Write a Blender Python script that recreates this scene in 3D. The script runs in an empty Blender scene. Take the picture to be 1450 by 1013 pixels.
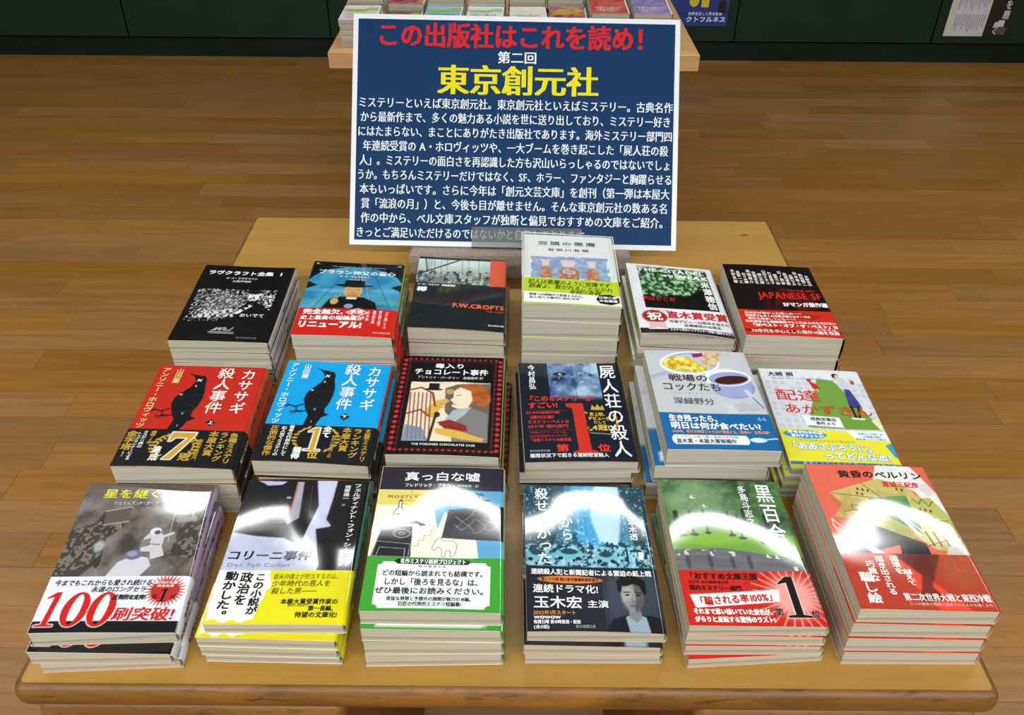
import bpy, math, random
import numpy as np
from mathutils import Matrix, Vector

# ---------------------------------------------------------------- camera, world, lights, exposure
SC = bpy.context.scene
COL = bpy.context.collection
CAMZ = 1.3615                      # camera height above the floor, metres
TZ = CAMZ - 0.5903                 # table top height
PITCH, ROLL, FPX = 0.64839, 0.0084, 1208.95
cam_data = bpy.data.cameras.new('camera')
cam = bpy.data.objects.new('camera', cam_data)
COL.objects.link(cam)
cam_data.sensor_width = 36.0
cam_data.lens = 36.0 * FPX / 1450.0
cam_data.clip_start = 0.02
_f = Vector((0, math.cos(PITCH), -math.sin(PITCH)))
_r = Vector((1, 0, 0))
_u = _r.cross(_f)
_r2 = _r * math.cos(ROLL) + _u * math.sin(ROLL)
_u2 = -_r * math.sin(ROLL) + _u * math.cos(ROLL)
cam.matrix_world = Matrix(((_r2.x, _u2.x, -_f.x, 0), (_r2.y, _u2.y, -_f.y, 0), (_r2.z, _u2.z, -_f.z, CAMZ), (0, 0, 0, 1)))
SC.camera = cam

world = bpy.data.worlds.new('world')
SC.world = world
world.use_nodes = True
world.node_tree.nodes['Background'].inputs[0].default_value = (0.9, 0.95, 1.0, 1)
world.node_tree.nodes['Background'].inputs[1].default_value = 0.25

CEIL = 2.75
TUBE_W = 21.0                      # watts per tube
TUBE_ROWS = [-1.5, 2.1]
TUBE_X = [-3.9, -2.6, -1.3, 0.0, 1.3, 2.6, 3.9]
tube_lights = []
for yy in TUBE_ROWS:
    for xx in TUBE_X:
        ld = bpy.data.lights.new('tube_light', 'AREA')
        ld.shape = 'RECTANGLE'
        ld.size, ld.size_y = 1.2, 0.10
        ld.energy = TUBE_W * (2.0 if yy < 0 else 0.5)
        ld.color = (0.94, 0.99, 1.0)
        lo = bpy.data.objects.new('tube_light', ld)
        lo.location = (xx, yy, CEIL - 0.075)
        COL.objects.link(lo)
        tube_lights.append(lo)

SC.view_settings.view_transform = 'Standard'
SC.view_settings.look = 'None'
SC.view_settings.exposure = 0.0
SC.view_settings.gamma = 1.0
SC.view_settings.use_curve_mapping = False
SC.cycles.use_denoising = True
SC.cycles.max_bounces = 6
SC.cycles.diffuse_bounces = 3
SC.cycles.sample_clamp_indirect = 6.0

R = random.Random(7)
NR = np.random.RandomState(5)

# ---------------------------------------------------------------- basics
def lin(c):
    c = np.asarray(c, dtype=float)
    return np.where(c <= 0.04045, c / 12.92, ((c + 0.055) / 1.055) ** 2.4)

def hx(s):
    if not isinstance(s, str):
        return np.array(s, dtype=float)
    if len(s) == 3:
        s = ''.join(ch * 2 for ch in s)
    return np.array([int(s[i:i + 2], 16) / 255 for i in (0, 2, 4)])

def lrgba(s):
    return tuple(float(x) for x in lin(hx(s))) + (1.0,)

def tag(o, label=None, cat=None, group=None, kind=None):
    if label: o['label'] = label
    if cat: o['category'] = cat
    if group: o['group'] = group
    if kind: o['kind'] = kind
    return o

def empty(name, loc, rz=0.0):
    o = bpy.data.objects.new(name, None)
    o.empty_display_size = 0.05
    COL.objects.link(o)
    o.location = loc
    o.rotation_euler = (0, 0, rz)
    return o

def mesh_obj(name, verts, faces, mat, parent=None, cols=None, smooth=False, mats=None, fm=None):
    me = bpy.data.meshes.new(name)
    me.from_pydata([tuple(map(float, v)) for v in verts] if not isinstance(verts, np.ndarray) else verts.tolist(), [], faces if not isinstance(faces, np.ndarray) else faces.tolist())
    for m in (mats or [mat]):
        me.materials.append(m)
    if fm is not None:
        me.polygons.foreach_set('material_index', fm)
    if cols is not None:
        a = me.color_attributes.new('Col', 'FLOAT_COLOR', 'POINT')
        c = np.ones((len(verts), 4)); c[:, :3] = cols
        a.data.foreach_set('color', c.astype(np.float32).ravel())
    if smooth:
        me.polygons.foreach_set('use_smooth', [True] * len(me.polygons))
    me.update()
    o = bpy.data.objects.new(name, me)
    COL.objects.link(o)
    if parent is not None:
        o.parent = parent
    return o

class MB:
    """collects simple solids that are linked as one mesh"""
    def __init__(s): s.v = []; s.f = []; s.m = []
    def add(s, vs, fs, m=0):
        b = len(s.v); s.v += [tuple(v) for v in vs]; s.f += [tuple(b + i for i in f) for f in fs]; s.m += [m] * len(fs)
        return s
    def box(s, x0, x1, y0, y1, z0, z1, ch=0.0, m=0):
        if ch <= 0:
            vs = [(x, y, z) for x in (x0, x1) for y in (y0, y1) for z in (z0, z1)]
            return s.add(vs, [(0, 1, 3, 2), (4, 6, 7, 5), (0, 4, 5, 1), (2, 3, 7, 6), (0, 2, 6, 4), (1, 5, 7, 3)], m)
        c = ch
        def ring(d, z): return [(x0 + d, y0 + d, z), (x1 - d, y0 + d, z), (x1 - d, y1 - d, z), (x0 + d, y1 - d, z)]
        vs = ring(c, z0) + ring(0, z0 + c) + ring(0, z1 - c) + ring(c, z1)
        fs = [(3, 2, 1, 0), (12, 13, 14, 15)]
        for k in range(3):
            for i in range(4):
                j = (i + 1) % 4
                fs.append((4 * k + i, 4 * k + j, 4 * k + 4 + j, 4 * k + 4 + i))
        return s.add(vs, fs, m)
    def hexa(s, p, m=0):   # p: 8 points, bottom ring then top ring
        return s.add(p, [(3, 2, 1, 0), (4, 5, 6, 7), (0, 1, 5, 4), (1, 2, 6, 5), (2, 3, 7, 6), (3, 0, 4, 7)], m)
    def tube(s, a, b, r, n=12, m=0):
        a, b = Vector(a), Vector(b); d = (b - a).normalized()
        q = d.orthogonal().normalized(); w = d.cross(q)
        vs = [p + q * r * math.cos(2 * math.pi * i / n) + w * r * math.sin(2 * math.pi * i / n) for p in (a, b) for i in range(n)]
        fs = [(i, (i + 1) % n, n + (i + 1) % n, n + i) for i in range(n)] + [tuple(range(n))[::-1], tuple(range(n, 2 * n))]
        return s.add(vs, fs, m)
    def sweep(s, ring_fn, prof, m=0):
        """closed outline swept through a list of (inset, z) pairs, with flat caps"""
        rings = [[(x, y, z) for x, y in ring_fn(d)] for d, z in prof]
        n = len(rings[0]); vs = [v for r in rings for v in r]; fs = []
        for k in range(len(rings) - 1):
            for i in range(n):
                j = (i + 1) % n
                fs.append((k * n + i, k * n + j, (k + 1) * n + j, (k + 1) * n + i))
        fs.append(tuple(range(n))[::-1]); fs.append(tuple((len(rings) - 1) * n + i for i in range(n)))
        return s.add(vs, fs, m)
    def build(s, name, mat, parent=None, smooth=False, mats=None):
        return mesh_obj(name, s.v, s.f, mat, parent, smooth=smooth, mats=mats, fm=s.m if mats else None)

# ---------------------------------------------------------------- materials
def new_mat(name):
    m = bpy.data.materials.new(name); m.use_nodes = True
    nt = m.node_tree; b = nt.nodes['Principled BSDF']
    return m, nt, b, nt.nodes, nt.links

def plain(name, c, rough=0.5, spec=0.5, noise=0.0, nscale=60, bump=0.0, bscale=200, bdist=0.0005):
    m, nt, b, N, L = new_mat(name)
    b.inputs['Base Color'].default_value = lrgba(c)
    b.inputs['Roughness'].default_value = rough
    b.inputs['Specular IOR Level'].default_value = spec
    tc = N.new('ShaderNodeTexCoord')
    if noise > 0:
        n = N.new('ShaderNodeTexNoise'); n.inputs['Scale'].default_value = nscale; n.inputs['Detail'].default_value = 4
        r = N.new('ShaderNodeValToRGB'); a = hx(c)
        r.color_ramp.elements[0].position = 0.3; r.color_ramp.elements[1].position = 0.7
        r.color_ramp.elements[0].color = tuple(lin(np.clip(a * (1 - noise), 0, 1))) + (1,)
        r.color_ramp.elements[1].color = tuple(lin(np.clip(a * (1 + noise), 0, 1))) + (1,)
        L.new(tc.outputs['Object'], n.inputs['Vector']); L.new(n.outputs['Fac'], r.inputs['Fac']); L.new(r.outputs['Color'], b.inputs['Base Color'])
    if bump > 0:
        n = N.new('ShaderNodeTexNoise'); n.inputs['Scale'].default_value = bscale; n.inputs['Detail'].default_value = 3
        bp = N.new('ShaderNodeBump'); bp.inputs['Strength'].default_value = bump; bp.inputs['Distance'].default_value = bdist
        L.new(tc.outputs['Object'], n.inputs['Vector']); L.new(n.outputs['Fac'], bp.inputs['Height']); L.new(bp.outputs['Normal'], b.inputs['Normal'])
    return m

def wood(name, c1, c2, dark, along='X', scale=1.0, rough=0.35, per_object=0.0, bump=0.15, dark_amt=0.5, stretch=14.0, coord='Object', spec=0.5):
    """long grain; c1/c2 mix in soft streaks, dark adds thin pores"""
    m, nt, b, N, L = new_mat(name)
    tc = N.new('ShaderNodeTexCoord'); mp = N.new('ShaderNodeMapping')
    sc = {'X': (1.0, stretch, stretch), 'Y': (stretch, 1.0, stretch), 'Z': (stretch, stretch, 1.0)}[along]
    mp.inputs['Scale'].default_value = [x * scale for x in sc]
    geo = N.new('ShaderNodeNewGeometry')
    src = tc.outputs['Object'] if coord == 'Object' else geo.outputs['Position']
    oi = N.new('ShaderNodeObjectInfo')
    if per_object > 0:
        vm = N.new('ShaderNodeVectorMath'); vm.operation = 'MULTIPLY_ADD'
        cx = N.new('ShaderNodeCombineXYZ')
        for i in range(3): L.new(oi.outputs['Random'], cx.inputs[i])
        L.new(cx.outputs[0], vm.inputs[0]); vm.inputs[1].default_value = (31, 17, 9); L.new(src, vm.inputs[2])
        L.new(vm.outputs[0], mp.inputs['Vector'])
    else:
        L.new(src, mp.inputs['Vector'])
    n1 = N.new('ShaderNodeTexNoise'); n1.inputs['Scale'].default_value = 1.6; n1.inputs['Detail'].default_value = 5; n1.inputs['Roughness'].default_value = 0.55; n1.inputs['Distortion'].default_value = 0.8
    n2 = N.new('ShaderNodeTexNoise'); n2.inputs['Scale'].default_value = 7.0; n2.inputs['Detail'].default_value = 8; n2.inputs['Roughness'].default_value = 0.7; n2.inputs['Distortion'].default_value = 1.5
    L.new(mp.outputs[0], n1.inputs['Vector']); L.new(mp.outputs[0], n2.inputs['Vector'])
    r1 = N.new('ShaderNodeValToRGB')
    r1.color_ramp.elements[0].position = 0.33; r1.color_ramp.elements[1].position = 0.67
    r1.color_ramp.elements[0].color = lrgba(c1); r1.color_ramp.elements[1].color = lrgba(c2)
    L.new(n1.outputs['Fac'], r1.inputs['Fac'])
    r2 = N.new('ShaderNodeValToRGB')
    r2.color_ramp.elements[0].position = 0.52; r2.color_ramp.elements[0].color = (0, 0, 0, 1)
    r2.color_ramp.elements[1].position = 0.75; r2.color_ramp.elements[1].color = (dark_amt, dark_amt, dark_amt, 1)
    L.new(n2.outputs['Fac'], r2.inputs['Fac'])
    mx = N.new('ShaderNodeMix'); mx.data_type = 'RGBA'
    L.new(r2.outputs['Color'], mx.inputs[0]); L.new(r1.outputs['Color'], mx.inputs[6]); mx.inputs[7].default_value = lrgba(dark)
    out = mx.outputs[2]
    if per_object > 0:
        hs = N.new('ShaderNodeHueSaturation')
        mr = N.new('ShaderNodeMapRange'); mr.inputs[3].default_value = 1 - per_object; mr.inputs[4].default_value = 1 + per_object
        L.new(oi.outputs['Random'], mr.inputs[0]); L.new(mr.outputs[0], hs.inputs['Value']); L.new(out, hs.inputs['Color'])
        mh = N.new('ShaderNodeMath'); mh.operation = 'MULTIPLY'; mh.inputs[1].default_value = 7.31
        fr = N.new('ShaderNodeMath'); fr.operation = 'FRACT'
        L.new(oi.outputs['Random'], mh.inputs[0]); L.new(mh.outputs[0], fr.inputs[0])
        m2 = N.new('ShaderNodeMapRange'); m2.inputs[3].default_value = 0.95; m2.inputs[4].default_value = 1.06
        L.new(fr.outputs[0], m2.inputs[0]); L.new(m2.outputs[0], hs.inputs['Saturation'])
        out = hs.outputs[0]
    L.new(out, b.inputs['Base Color'])
    b.inputs['Roughness'].default_value = rough
    b.inputs['Specular IOR Level'].default_value = spec
    bp = N.new('ShaderNodeBump'); bp.inputs['Strength'].default_value = bump; bp.inputs['Distance'].default_value = 0.0006
    L.new(n2.outputs['Fac'], bp.inputs['Height']); L.new(bp.outputs['Normal'], b.inputs['Normal'])
    return m

def printed(name, rough, coat=0.0, bump=0.0, wav=0.0):
    """ink on paper: colour from the print's own colour layer"""
    m, nt, b, N, L = new_mat(name)
    a = N.new('ShaderNodeAttribute'); a.attribute_name = 'Col'
    L.new(a.outputs['Color'], b.inputs['Base Color'])
    b.inputs['Roughness'].default_value = rough
    b.inputs['Coat Weight'].default_value = coat
    b.inputs['Coat Roughness'].default_value = 0.05
    b.inputs['Specular IOR Level'].default_value = 0.06
    if wav > 0:
        tc = N.new('ShaderNodeNewGeometry')
        n = N.new('ShaderNodeTexNoise'); n.inputs['Scale'].default_value = 11; n.inputs['Detail'].default_value = 1.5
        bp = N.new('ShaderNodeBump'); bp.inputs['Strength'].default_value = 1.0; bp.inputs['Distance'].default_value = wav
        L.new(tc.outputs['Position'], n.inputs['Vector']); L.new(n.outputs['Fac'], bp.inputs['Height'])
        L.new(bp.outputs['Normal'], b.inputs['Normal']); L.new(bp.outputs['Normal'], b.inputs['Coat Normal'])
    return m

M = {}
M['gloss'] = printed('glossy_printed_paper', 0.4, 0.85, wav=0.0007)
M['matt'] = printed('matt_printed_paper', 0.4, 0.25, wav=0.0004)
M['poster_print'] = printed('poster_print', 0.5, 0.0)

def page_mat():
    m, nt, b, N, L = new_mat('page_edges')
    geo = N.new('ShaderNodeTexCoord'); mp = N.new('ShaderNodeMapping'); mp.inputs['Scale'].default_value = (6, 6, 2600)
    n = N.new('ShaderNodeTexNoise'); n.inputs['Scale'].default_value = 1.0; n.inputs['Detail'].default_value = 3
    mp2 = N.new('ShaderNodeMapping'); mp2.inputs['Scale'].default_value = (3, 3, 300)
    n2 = N.new('ShaderNodeTexNoise'); n2.inputs['Scale'].default_value = 1.0; n2.inputs['Detail'].default_value = 2
    mx = N.new('ShaderNodeMath'); mx.operation = 'ADD'
    r = N.new('ShaderNodeValToRGB')
    r.color_ramp.elements[0].position = 0.75; r.color_ramp.elements[0].color = lrgba('8e8775')
    r.color_ramp.elements[1].position = 1.15 if False else 1.0; r.color_ramp.elements[1].color = lrgba('b4ad9b')
    L.new(geo.outputs['Object'], mp.inputs[0]); L.new(geo.outputs['Object'], mp2.inputs[0])
    L.new(mp.outputs[0], n.inputs['Vector']); L.new(mp2.outputs[0], n2.inputs['Vector'])
    L.new(n.outputs['Fac'], mx.inputs[0]); L.new(n2.outputs['Fac'], mx.inputs[1])
    L.new(mx.outputs[0], r.inputs['Fac']); L.new(r.outputs['Color'], b.inputs['Base Color'])
    b.inputs['Roughness'].default_value = 0.8; b.inputs['Specular IOR Level'].default_value = 0.2
    bp = N.new('ShaderNodeBump'); bp.inputs['Strength'].default_value = 0.4; bp.inputs['Distance'].default_value = 0.0003
    L.new(n.outputs['Fac'], bp.inputs['Height']); L.new(bp.outputs['Normal'], b.inputs['Normal'])
    return m
M['pages'] = page_mat()
M['card'] = plain('cream_card', 'e8d9c0', 0.5)
M['card_peach'] = plain('peach_card', 'e0a070', 0.5)
M['card_white'] = plain('white_card', 'e9e6dc', 0.5)
M['tabletop'] = wood('honey_oak_top', 'a67b33', 'b0853b', '8a6223', 'X', 1.3, 0.38, bump=0.04, dark_amt=0.35, stretch=22)
M['edge_wood'] = wood('dark_oak_edge', '64400f', '85581f', '1e1004', 'X', 4.0, 0.5, bump=0.25, dark_amt=0.95, stretch=6)
M['floor'] = wood('oak_plank', '8e6231', '9f713b', '6c451d', 'X', 1.9, 0.42, per_object=0.13, bump=0.05, dark_amt=0.6, stretch=20, coord='Position', spec=0.35)
M['floor_base'] = wood('oak_floor_base', '86602f', '926a38', '6c451d', 'X', 1.9, 0.5, bump=0.05, coord='Position', spec=0.3, stretch=20)
M['pine'] = wood('pale_beech', 'c79a68', 'd2a674', 'b07f50', 'X', 1.5, 0.45, bump=0.05, dark_amt=0.3)
M['green'] = plain('dark_green_laminate', '07271b', 0.45, 0.4, noise=0.08, nscale=5, bump=0.05)
M['green_dark'] = plain('dark_green_plinth', '061a12', 0.55, 0.3, noise=0.08, nscale=5)
M['wall'] = plain('buff_wall_paint', '8c7f70', 0.7, 0.3, noise=0.02, nscale=4, bump=0.1)
M['ceiling'] = plain('grey_ceiling_board', '8f8f8c', 0.8, 0.2, noise=0.02, nscale=9, bump=0.2)
M['felt'] = plain('grey_brown_felt', '94867a', 0.95, 0.1, noise=0.22, nscale=900, bump=0.5, bscale=700, bdist=0.0006)
M['white_metal'] = plain('white_enamel', 'e8e8e4', 0.4)
def acrylic(name, alpha_c=(0.93, 0.95, 0.95)):
    m, nt, b, N, L = new_mat(name)
    b.inputs['Base Color'].default_value = (*alpha_c, 1); b.inputs['Roughness'].default_value = 0.12
    b.inputs['Transmission Weight'].default_value = 1.0; b.inputs['IOR'].default_value = 1.12
    return m
M['acrylic'] = acrylic('clear_acrylic')
def haze_plastic():
    m, nt, b, N, L = new_mat('clear_vinyl')
    N.remove(b); out = N['Material Output']
    t = N.new('ShaderNodeBsdfTransparent'); t.inputs[0].default_value = (0.97, 0.98, 0.97, 1)
    g = N.new('ShaderNodeBsdfGlossy'); g.inputs['Roughness'].default_value = 0.12
    d = N.new('ShaderNodeBsdfDiffuse'); d.inputs[0].default_value = (0.75, 0.78, 0.72, 1)
    m1 = N.new('ShaderNodeMixShader'); m1.inputs[0].default_value = 0.06
    m2 = N.new('ShaderNodeMixShader'); m2.inputs[0].default_value = 0.12
    L.new(t.outputs[0], m1.inputs[1]); L.new(g.outputs[0], m1.inputs[2]); L.new(m1.outputs[0], m2.inputs[1]); L.new(d.outputs[0], m2.inputs[2]); L.new(m2.outputs[0], out.inputs[0])
    return m
M['vinyl'] = haze_plastic()
def smoky():
    m, nt, b, N, L = new_mat('scuffed_clear_plastic')
    N.remove(b); out = N['Material Output']
    t = N.new('ShaderNodeBsdfTransparent'); t.inputs[0].default_value = (0.9, 0.92, 0.92, 1)
    g = N.new('ShaderNodeBsdfGlossy'); g.inputs['Roughness'].default_value = 0.2
    d = N.new('ShaderNodeBsdfDiffuse'); d.inputs[0].default_value = (0.2, 0.2, 0.2, 1)
    m1 = N.new('ShaderNodeMixShader'); m1.inputs[0].default_value = 0.06
    m2 = N.new('ShaderNodeMixShader'); m2.inputs[0].default_value = 0.24
    L.new(t.outputs[0], m1.inputs[1]); L.new(g.outputs[0], m1.inputs[2]); L.new(m1.outputs[0], m2.inputs[1]); L.new(d.outputs[0], m2.inputs[2]); L.new(m2.outputs[0], out.inputs[0])
    return m
M['smoky'] = smoky()
def tube_mat():
    m, nt, b, N, L = new_mat('lit_tube')
    b.inputs['Emission Color'].default_value = (0.93, 1, 0.97, 1); b.inputs['Emission Strength'].default_value = 6.0
    return m
M['tube'] = tube_mat()

# ---------------------------------------------------------------- print art: a colour grid per cover (flat print only)
def fbm(w, h, sx, sy, octv=4, seed=0, per=0.5):
    rs = np.random.RandomState(seed); out = np.zeros((h, w)); amp = 1.0; tot = 0
    for o in range(octv):
        nx, ny = max(2, int(sx * 2 ** o) + 2), max(2, int(sy * 2 ** o) + 2)
        g = rs.rand(ny, nx)
        xs = np.linspace(0, nx - 1.001, w); ys = np.linspace(0, ny - 1.001, h)
        xi, yi = xs.astype(int), ys.astype(int); fx, fy = xs - xi, ys - yi
        fx = fx * fx * (3 - 2 * fx); fy = fy * fy * (3 - 2 * fy)
        a = g[np.ix_(yi, xi)] * (1 - fx) + g[np.ix_(yi, xi + 1)] * fx
        b = g[np.ix_(yi + 1, xi)] * (1 - fx) + g[np.ix_(yi + 1, xi + 1)] * fx
        out += amp * (a * (1 - fy)[:, None] + b * fy[:, None]); tot += amp; amp *= per
    return out / tot

class Paint:
    def __init__(s, W, H, res, bg):
        s.W, s.H, s.res = W, H, res
        s.nx, s.ny = int(round(W / res)) + 1, int(round(H / res)) + 1
        s.xs = np.linspace(0, W, s.nx); s.ys = np.linspace(0, H, s.ny)
        s.X, s.Y = np.meshgrid(s.xs, s.ys)
        s.a = np.zeros((s.ny, s.nx, 3)) + hx(bg)
    def mix(s, m, c):
        c = hx(c) if isinstance(c, str) or np.ndim(c) == 1 else c
        m = np.clip(m, 0, 1)[..., None]; s.a = s.a * (1 - m) + c * m; return s
    def rect(s, x0, y0, x1, y1, c, al=1.0, mode=None):
        e = s.res * 0.5
        m = np.clip((s.X - x0) / e, 0, 1) * np.clip((x1 - s.X) / e, 0, 1) * np.clip((s.Y - y0) / e, 0, 1) * np.clip((y1 - s.Y) / e, 0, 1)
        return s.mix(m * al, c)
    def mrect(s, x0, y0, x1, y1):
        return ((s.X >= x0) & (s.X <= x1) & (s.Y >= y0) & (s.Y <= y1)).astype(float)
    def mpoly(s, pts, soft=0):
        m = np.zeros_like(s.X)
        for dx, dy in ((-.25, -.25), (.25, -.25), (-.25, .25), (.25, .25)):
            X, Y = s.X + dx * s.res, s.Y + dy * s.res; ins = np.zeros(X.shape, bool); n = len(pts)
            for i in range(n):
                x1, y1 = pts[i]; x2, y2 = pts[(i + 1) % n]
                if y1 == y2: continue
                ins ^= ((y1 > Y) != (y2 > Y)) & (X < (x2 - x1) * (Y - y1) / (y2 - y1) + x1)
            m += ins
        m /= 4
        for _ in range(int(soft / s.res)):
            p = np.pad(m, 1, mode='edge'); m = (p[:-2, 1:-1] + p[2:, 1:-1] + p[1:-1, :-2] + p[1:-1, 2:] + p[1:-1, 1:-1]) / 5
        return m
    def poly(s, pts, c, soft=0, al=1.0): return s.mix(s.mpoly(pts, soft) * al, c)
    def mell(s, cx, cy, rx, ry, soft=0.0, rot=0.0):
        c, n = math.cos(rot), math.sin(rot); X, Y = s.X - cx, s.Y - cy
        d = np.sqrt(((X * c + Y * n) / rx) ** 2 + ((-X * n + Y * c) / ry) ** 2)
        e = max(soft, s.res / min(rx, ry) * 0.7)
        return np.clip((1 - d) / e + 0.5, 0, 1)
    def ell(s, cx, cy, rx, ry, c, soft=0.0, rot=0.0, al=1.0): return s.mix(s.mell(cx, cy, rx, ry, soft, rot) * al, c)
    def line(s, pts, w, c, al=1.0):
        m = np.zeros_like(s.X)
        for (x1, y1), (x2, y2) in zip(pts[:-1], pts[1:]):
            dx, dy = x2 - x1, y2 - y1; t = np.clip(((s.X - x1) * dx + (s.Y - y1) * dy) / (dx * dx + dy * dy + 1e-9), 0, 1)
            d = np.hypot(s.X - x1 - t * dx, s.Y - y1 - t * dy)
            m = np.maximum(m, np.clip((w / 2 - d) / s.res + 0.5, 0, 1))
        return s.mix(m * al, c)
    def noise(s, sx, sy, seed, octv=4, per=0.5): return fbm(s.nx, s.ny, sx, sy, octv, seed, per)
    def digit(s, ch, x0, y0, x1, y1, c, it=0.0, ol=None, ow=1.2):
        P = {'1': [(0.02, .16), (.38, .0), (.66, .0), (.66, .93), (.98, .95), (.98, 1), (.04, 1), (.04, .95), (.36, .93), (.36, .15), (.02, .2)],
             '7': [(0, 0), (1, 0), (1, .1), (.5, 1), (.16, 1), (.74, .2), (.22, .2), (.1, .34), (0, .34)],
             '0': [(.5 + .5 * math.sin(k * math.pi / 16), .5 - .5 * math.cos(k * math.pi / 16)) for k in range(32)]}[ch]
        f = lambda q: [(x0 + (a + it * (.5 - b) * 2) * (x1 - x0), y0 + b * (y1 - y0)) for a, b in q]
        q = f(P)
        if ol: s.line(q + [q[0]], ow * 2, ol)
        m = s.mpoly(q)
        if ch == '0':
            i = s.mpoly(f([(.5 + .2 * math.sin(k * math.pi / 16), .5 - .43 * math.cos(k * math.pi / 16)) for k in range(32)])); m = m * (1 - i)
            if ol is None: pass
        return s.mix(m, c)
    def star(s, cx, cy, r0, r1, n, c):
        return s.poly([(cx + (r0 if k % 2 else r1) * math.sin(math.pi * k / n), cy + (r0 if k % 2 else r1) * math.cos(math.pi * k / n)) for k in range(2 * n)], c)

# ---------------------------------------------------------------- lettering: glyph outlines laid on the printed surface
ALLCH = set()
VROT = set('ー（）「」｛｝―－～〔〕()')
class Txt:
    """list of lettering jobs in millimetres on one sheet: u to the right, v towards the reader"""
    def __init__(s): s.j = []
    def h(s, t, u0, v0, u1, v1, c, b=0.0, lay=0, out=None, sl=0.0, bx=None, it=0.0):
        for ch in t: ALLCH.add(ch)
        s.j.append(('h', t, u0, v0, u1, v1, c, b, lay, out, sl, bx, it)); return s
    def v(s, t, u0, v0, u1, v1, c, b=0.0, lay=0, out=None, sl=0.0, bx=None, it=0.0):
        for ch in t: ALLCH.add(ch)
        s.j.append(('v', t, u0, v0, u1, v1, c, b, lay, out, sl, bx, it)); return s

GL = {}
def make_glyphs():
    chars = sorted(ALLCH - {' ', '　'})
    c = bpy.data.curves.new('glyphs', 'FONT'); c.body = '\n'.join(chars); c.resolution_u = 2; c.space_line = 3
    o = bpy.data.objects.new('glyphs', c); COL.objects.link(o)
    bpy.context.view_layer.update()
    dg = bpy.context.evaluated_depsgraph_get()
    me = bpy.data.meshes.new_from_object(o.evaluated_get(dg))
    co = np.zeros(len(me.vertices) * 3, np.float32); me.vertices.foreach_get('co', co); co = co.reshape(-1, 3)[:, :2].astype(float)
    band = np.round((0.35 - co[:, 1]) / 3).astype(int)
    vl = [[] for _ in chars]; rem = np.zeros(len(co), int)
    for i, b in enumerate(band):
        rem[i] = len(vl[b]); vl[b].append(i)
    fl = [[] for _ in chars]
    for p in me.polygons:
        vs = p.vertices; fl[band[vs[0]]].append([int(rem[k]) for k in vs])
    for k, ch in enumerate(chars):
        v = co[vl[k]].copy() if vl[k] else np.zeros((0, 2)); v[:, 1] += 3 * k
        cjk = ord(ch) > 0x2000 or ch in '·'
        GL[ch] = (v, fl[k], 1.0 if cjk else (v[:, 0].max() + 0.07 if len(v) else 0.3))
    for ch in ' ': GL[ch] = (np.zeros((0, 2)), [], 0.33)
    GL['　'] = (np.zeros((0, 2)), [], 1.0)
    bpy.data.objects.remove(o); bpy.data.meshes.remove(me); bpy.data.curves.remove(c)

def lettering(name, txt, surf, mat, parent, mm=0.001, lift=0.00012, step=0.000012, bf=0.7):
    V, F, C = [], [], []; base = 0
    def put(g, fu, fv, col, z):
        nonlocal base
        v, f, _ = g
        if not len(v): return
        u = fu(v); w = fv(v)
        V.append(surf(u, w, z)); C.append(np.tile(lin(hx(col)), (len(v), 1)))
        F.extend([[base + i for i in q] for q in f]); base += len(v)
    for (k, t, u0, v0, u1, v1, c, b, lay, out, sl, bx, it) in txt.j:
        n = len(t); b = b * bf; bx = None if bx is None else bx * bf
        if k == 'h':
            H = v1 - v0; adv = [GL[ch][2] for ch in t]; tot = sum(adv)
            sx = (u1 - u0) / tot; sy = H; gx = min(sx, sy * 1.25) if out != 'fit' else sx
            pos = np.concatenate([[0], np.cumsum(adv)[:-1]]) * sx + u0
            cells = [(ch, pos[i] + (adv[i] * sx - adv[i] * gx) / 2, v0 + sl * (pos[i] - u0), gx, sy) for i, ch in enumerate(t)]
        else:
            A = (v1 - v0) / n; gx = u1 - u0; sy = min(A, gx * 1.4)
            cells = []
            for i, ch in enumerate(t):
                ad = GL[ch][2]
                cells.append((ch, u0 + sl * i * A + (gx * (1 - ad) / 2 if ad < 1 else 0), v0 + i * A + (A - sy) / 2, gx, sy))
        bxx = b if bx is None else bx
        jobs = []
        if isinstance(out, tuple):
            oc, ow = out
            for q in range(8):
                a = math.pi / 4 * q; jobs.append((ow * math.cos(a), ow * math.sin(a), oc, lay * 10 - 9 + q))
        if b == 0 and bxx == 0: jobs.append((0, 0, c, lay * 10))
        else:
            offs = [(-bxx / 2, -b / 2), (bxx / 2, b / 2)] + ([(-bxx / 2, b / 2), (bxx / 2, -b / 2)] if b > 0 else [])
            for q, (dx, dy) in enumerate(offs): jobs.append((dx, dy, c, lay * 10 + q))
        for ch, gu, gv, gw, gh in cells:
            g = GL[ch]
            for dx, dy, col, lv in jobs:
                z = lift + (lv + 9) * step
                if k == 'v' and ch in VROT:
                    put(g, lambda v: gu + gw * (0.5 + (v[:, 1] - 0.38)) + dx, lambda v: gv + gh * (0.5 + (v[:, 0] - 0.5)) + dy, col, z)
                elif k == 'v' and ch in '、。':
                    put(g, lambda v: gu + gw * (v[:, 0] + 0.55) + dx, lambda v: gv + gh * (0.88 - v[:, 1] - 0.5) + dy, col, z)
                elif k == 'v' and ch in 'ッャュョィァゥェォっゃゅょ':
                    put(g, lambda v: gu + gw * (v[:, 0] + 0.1) + dx, lambda v: gv + gh * (0.88 - v[:, 1] - 0.1) + dy, col, z)
                else:
                    put(g, lambda v: gu + gw * (v[:, 0] + it * (v[:, 1] - 0.4)) + dx, lambda v: gv + gh * (0.88 - v[:, 1]) + dy, col, z)
    if not V: return None
    return mesh_obj(name, np.concatenate(V), F, mat, parent, cols=np.concatenate(C))

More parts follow.
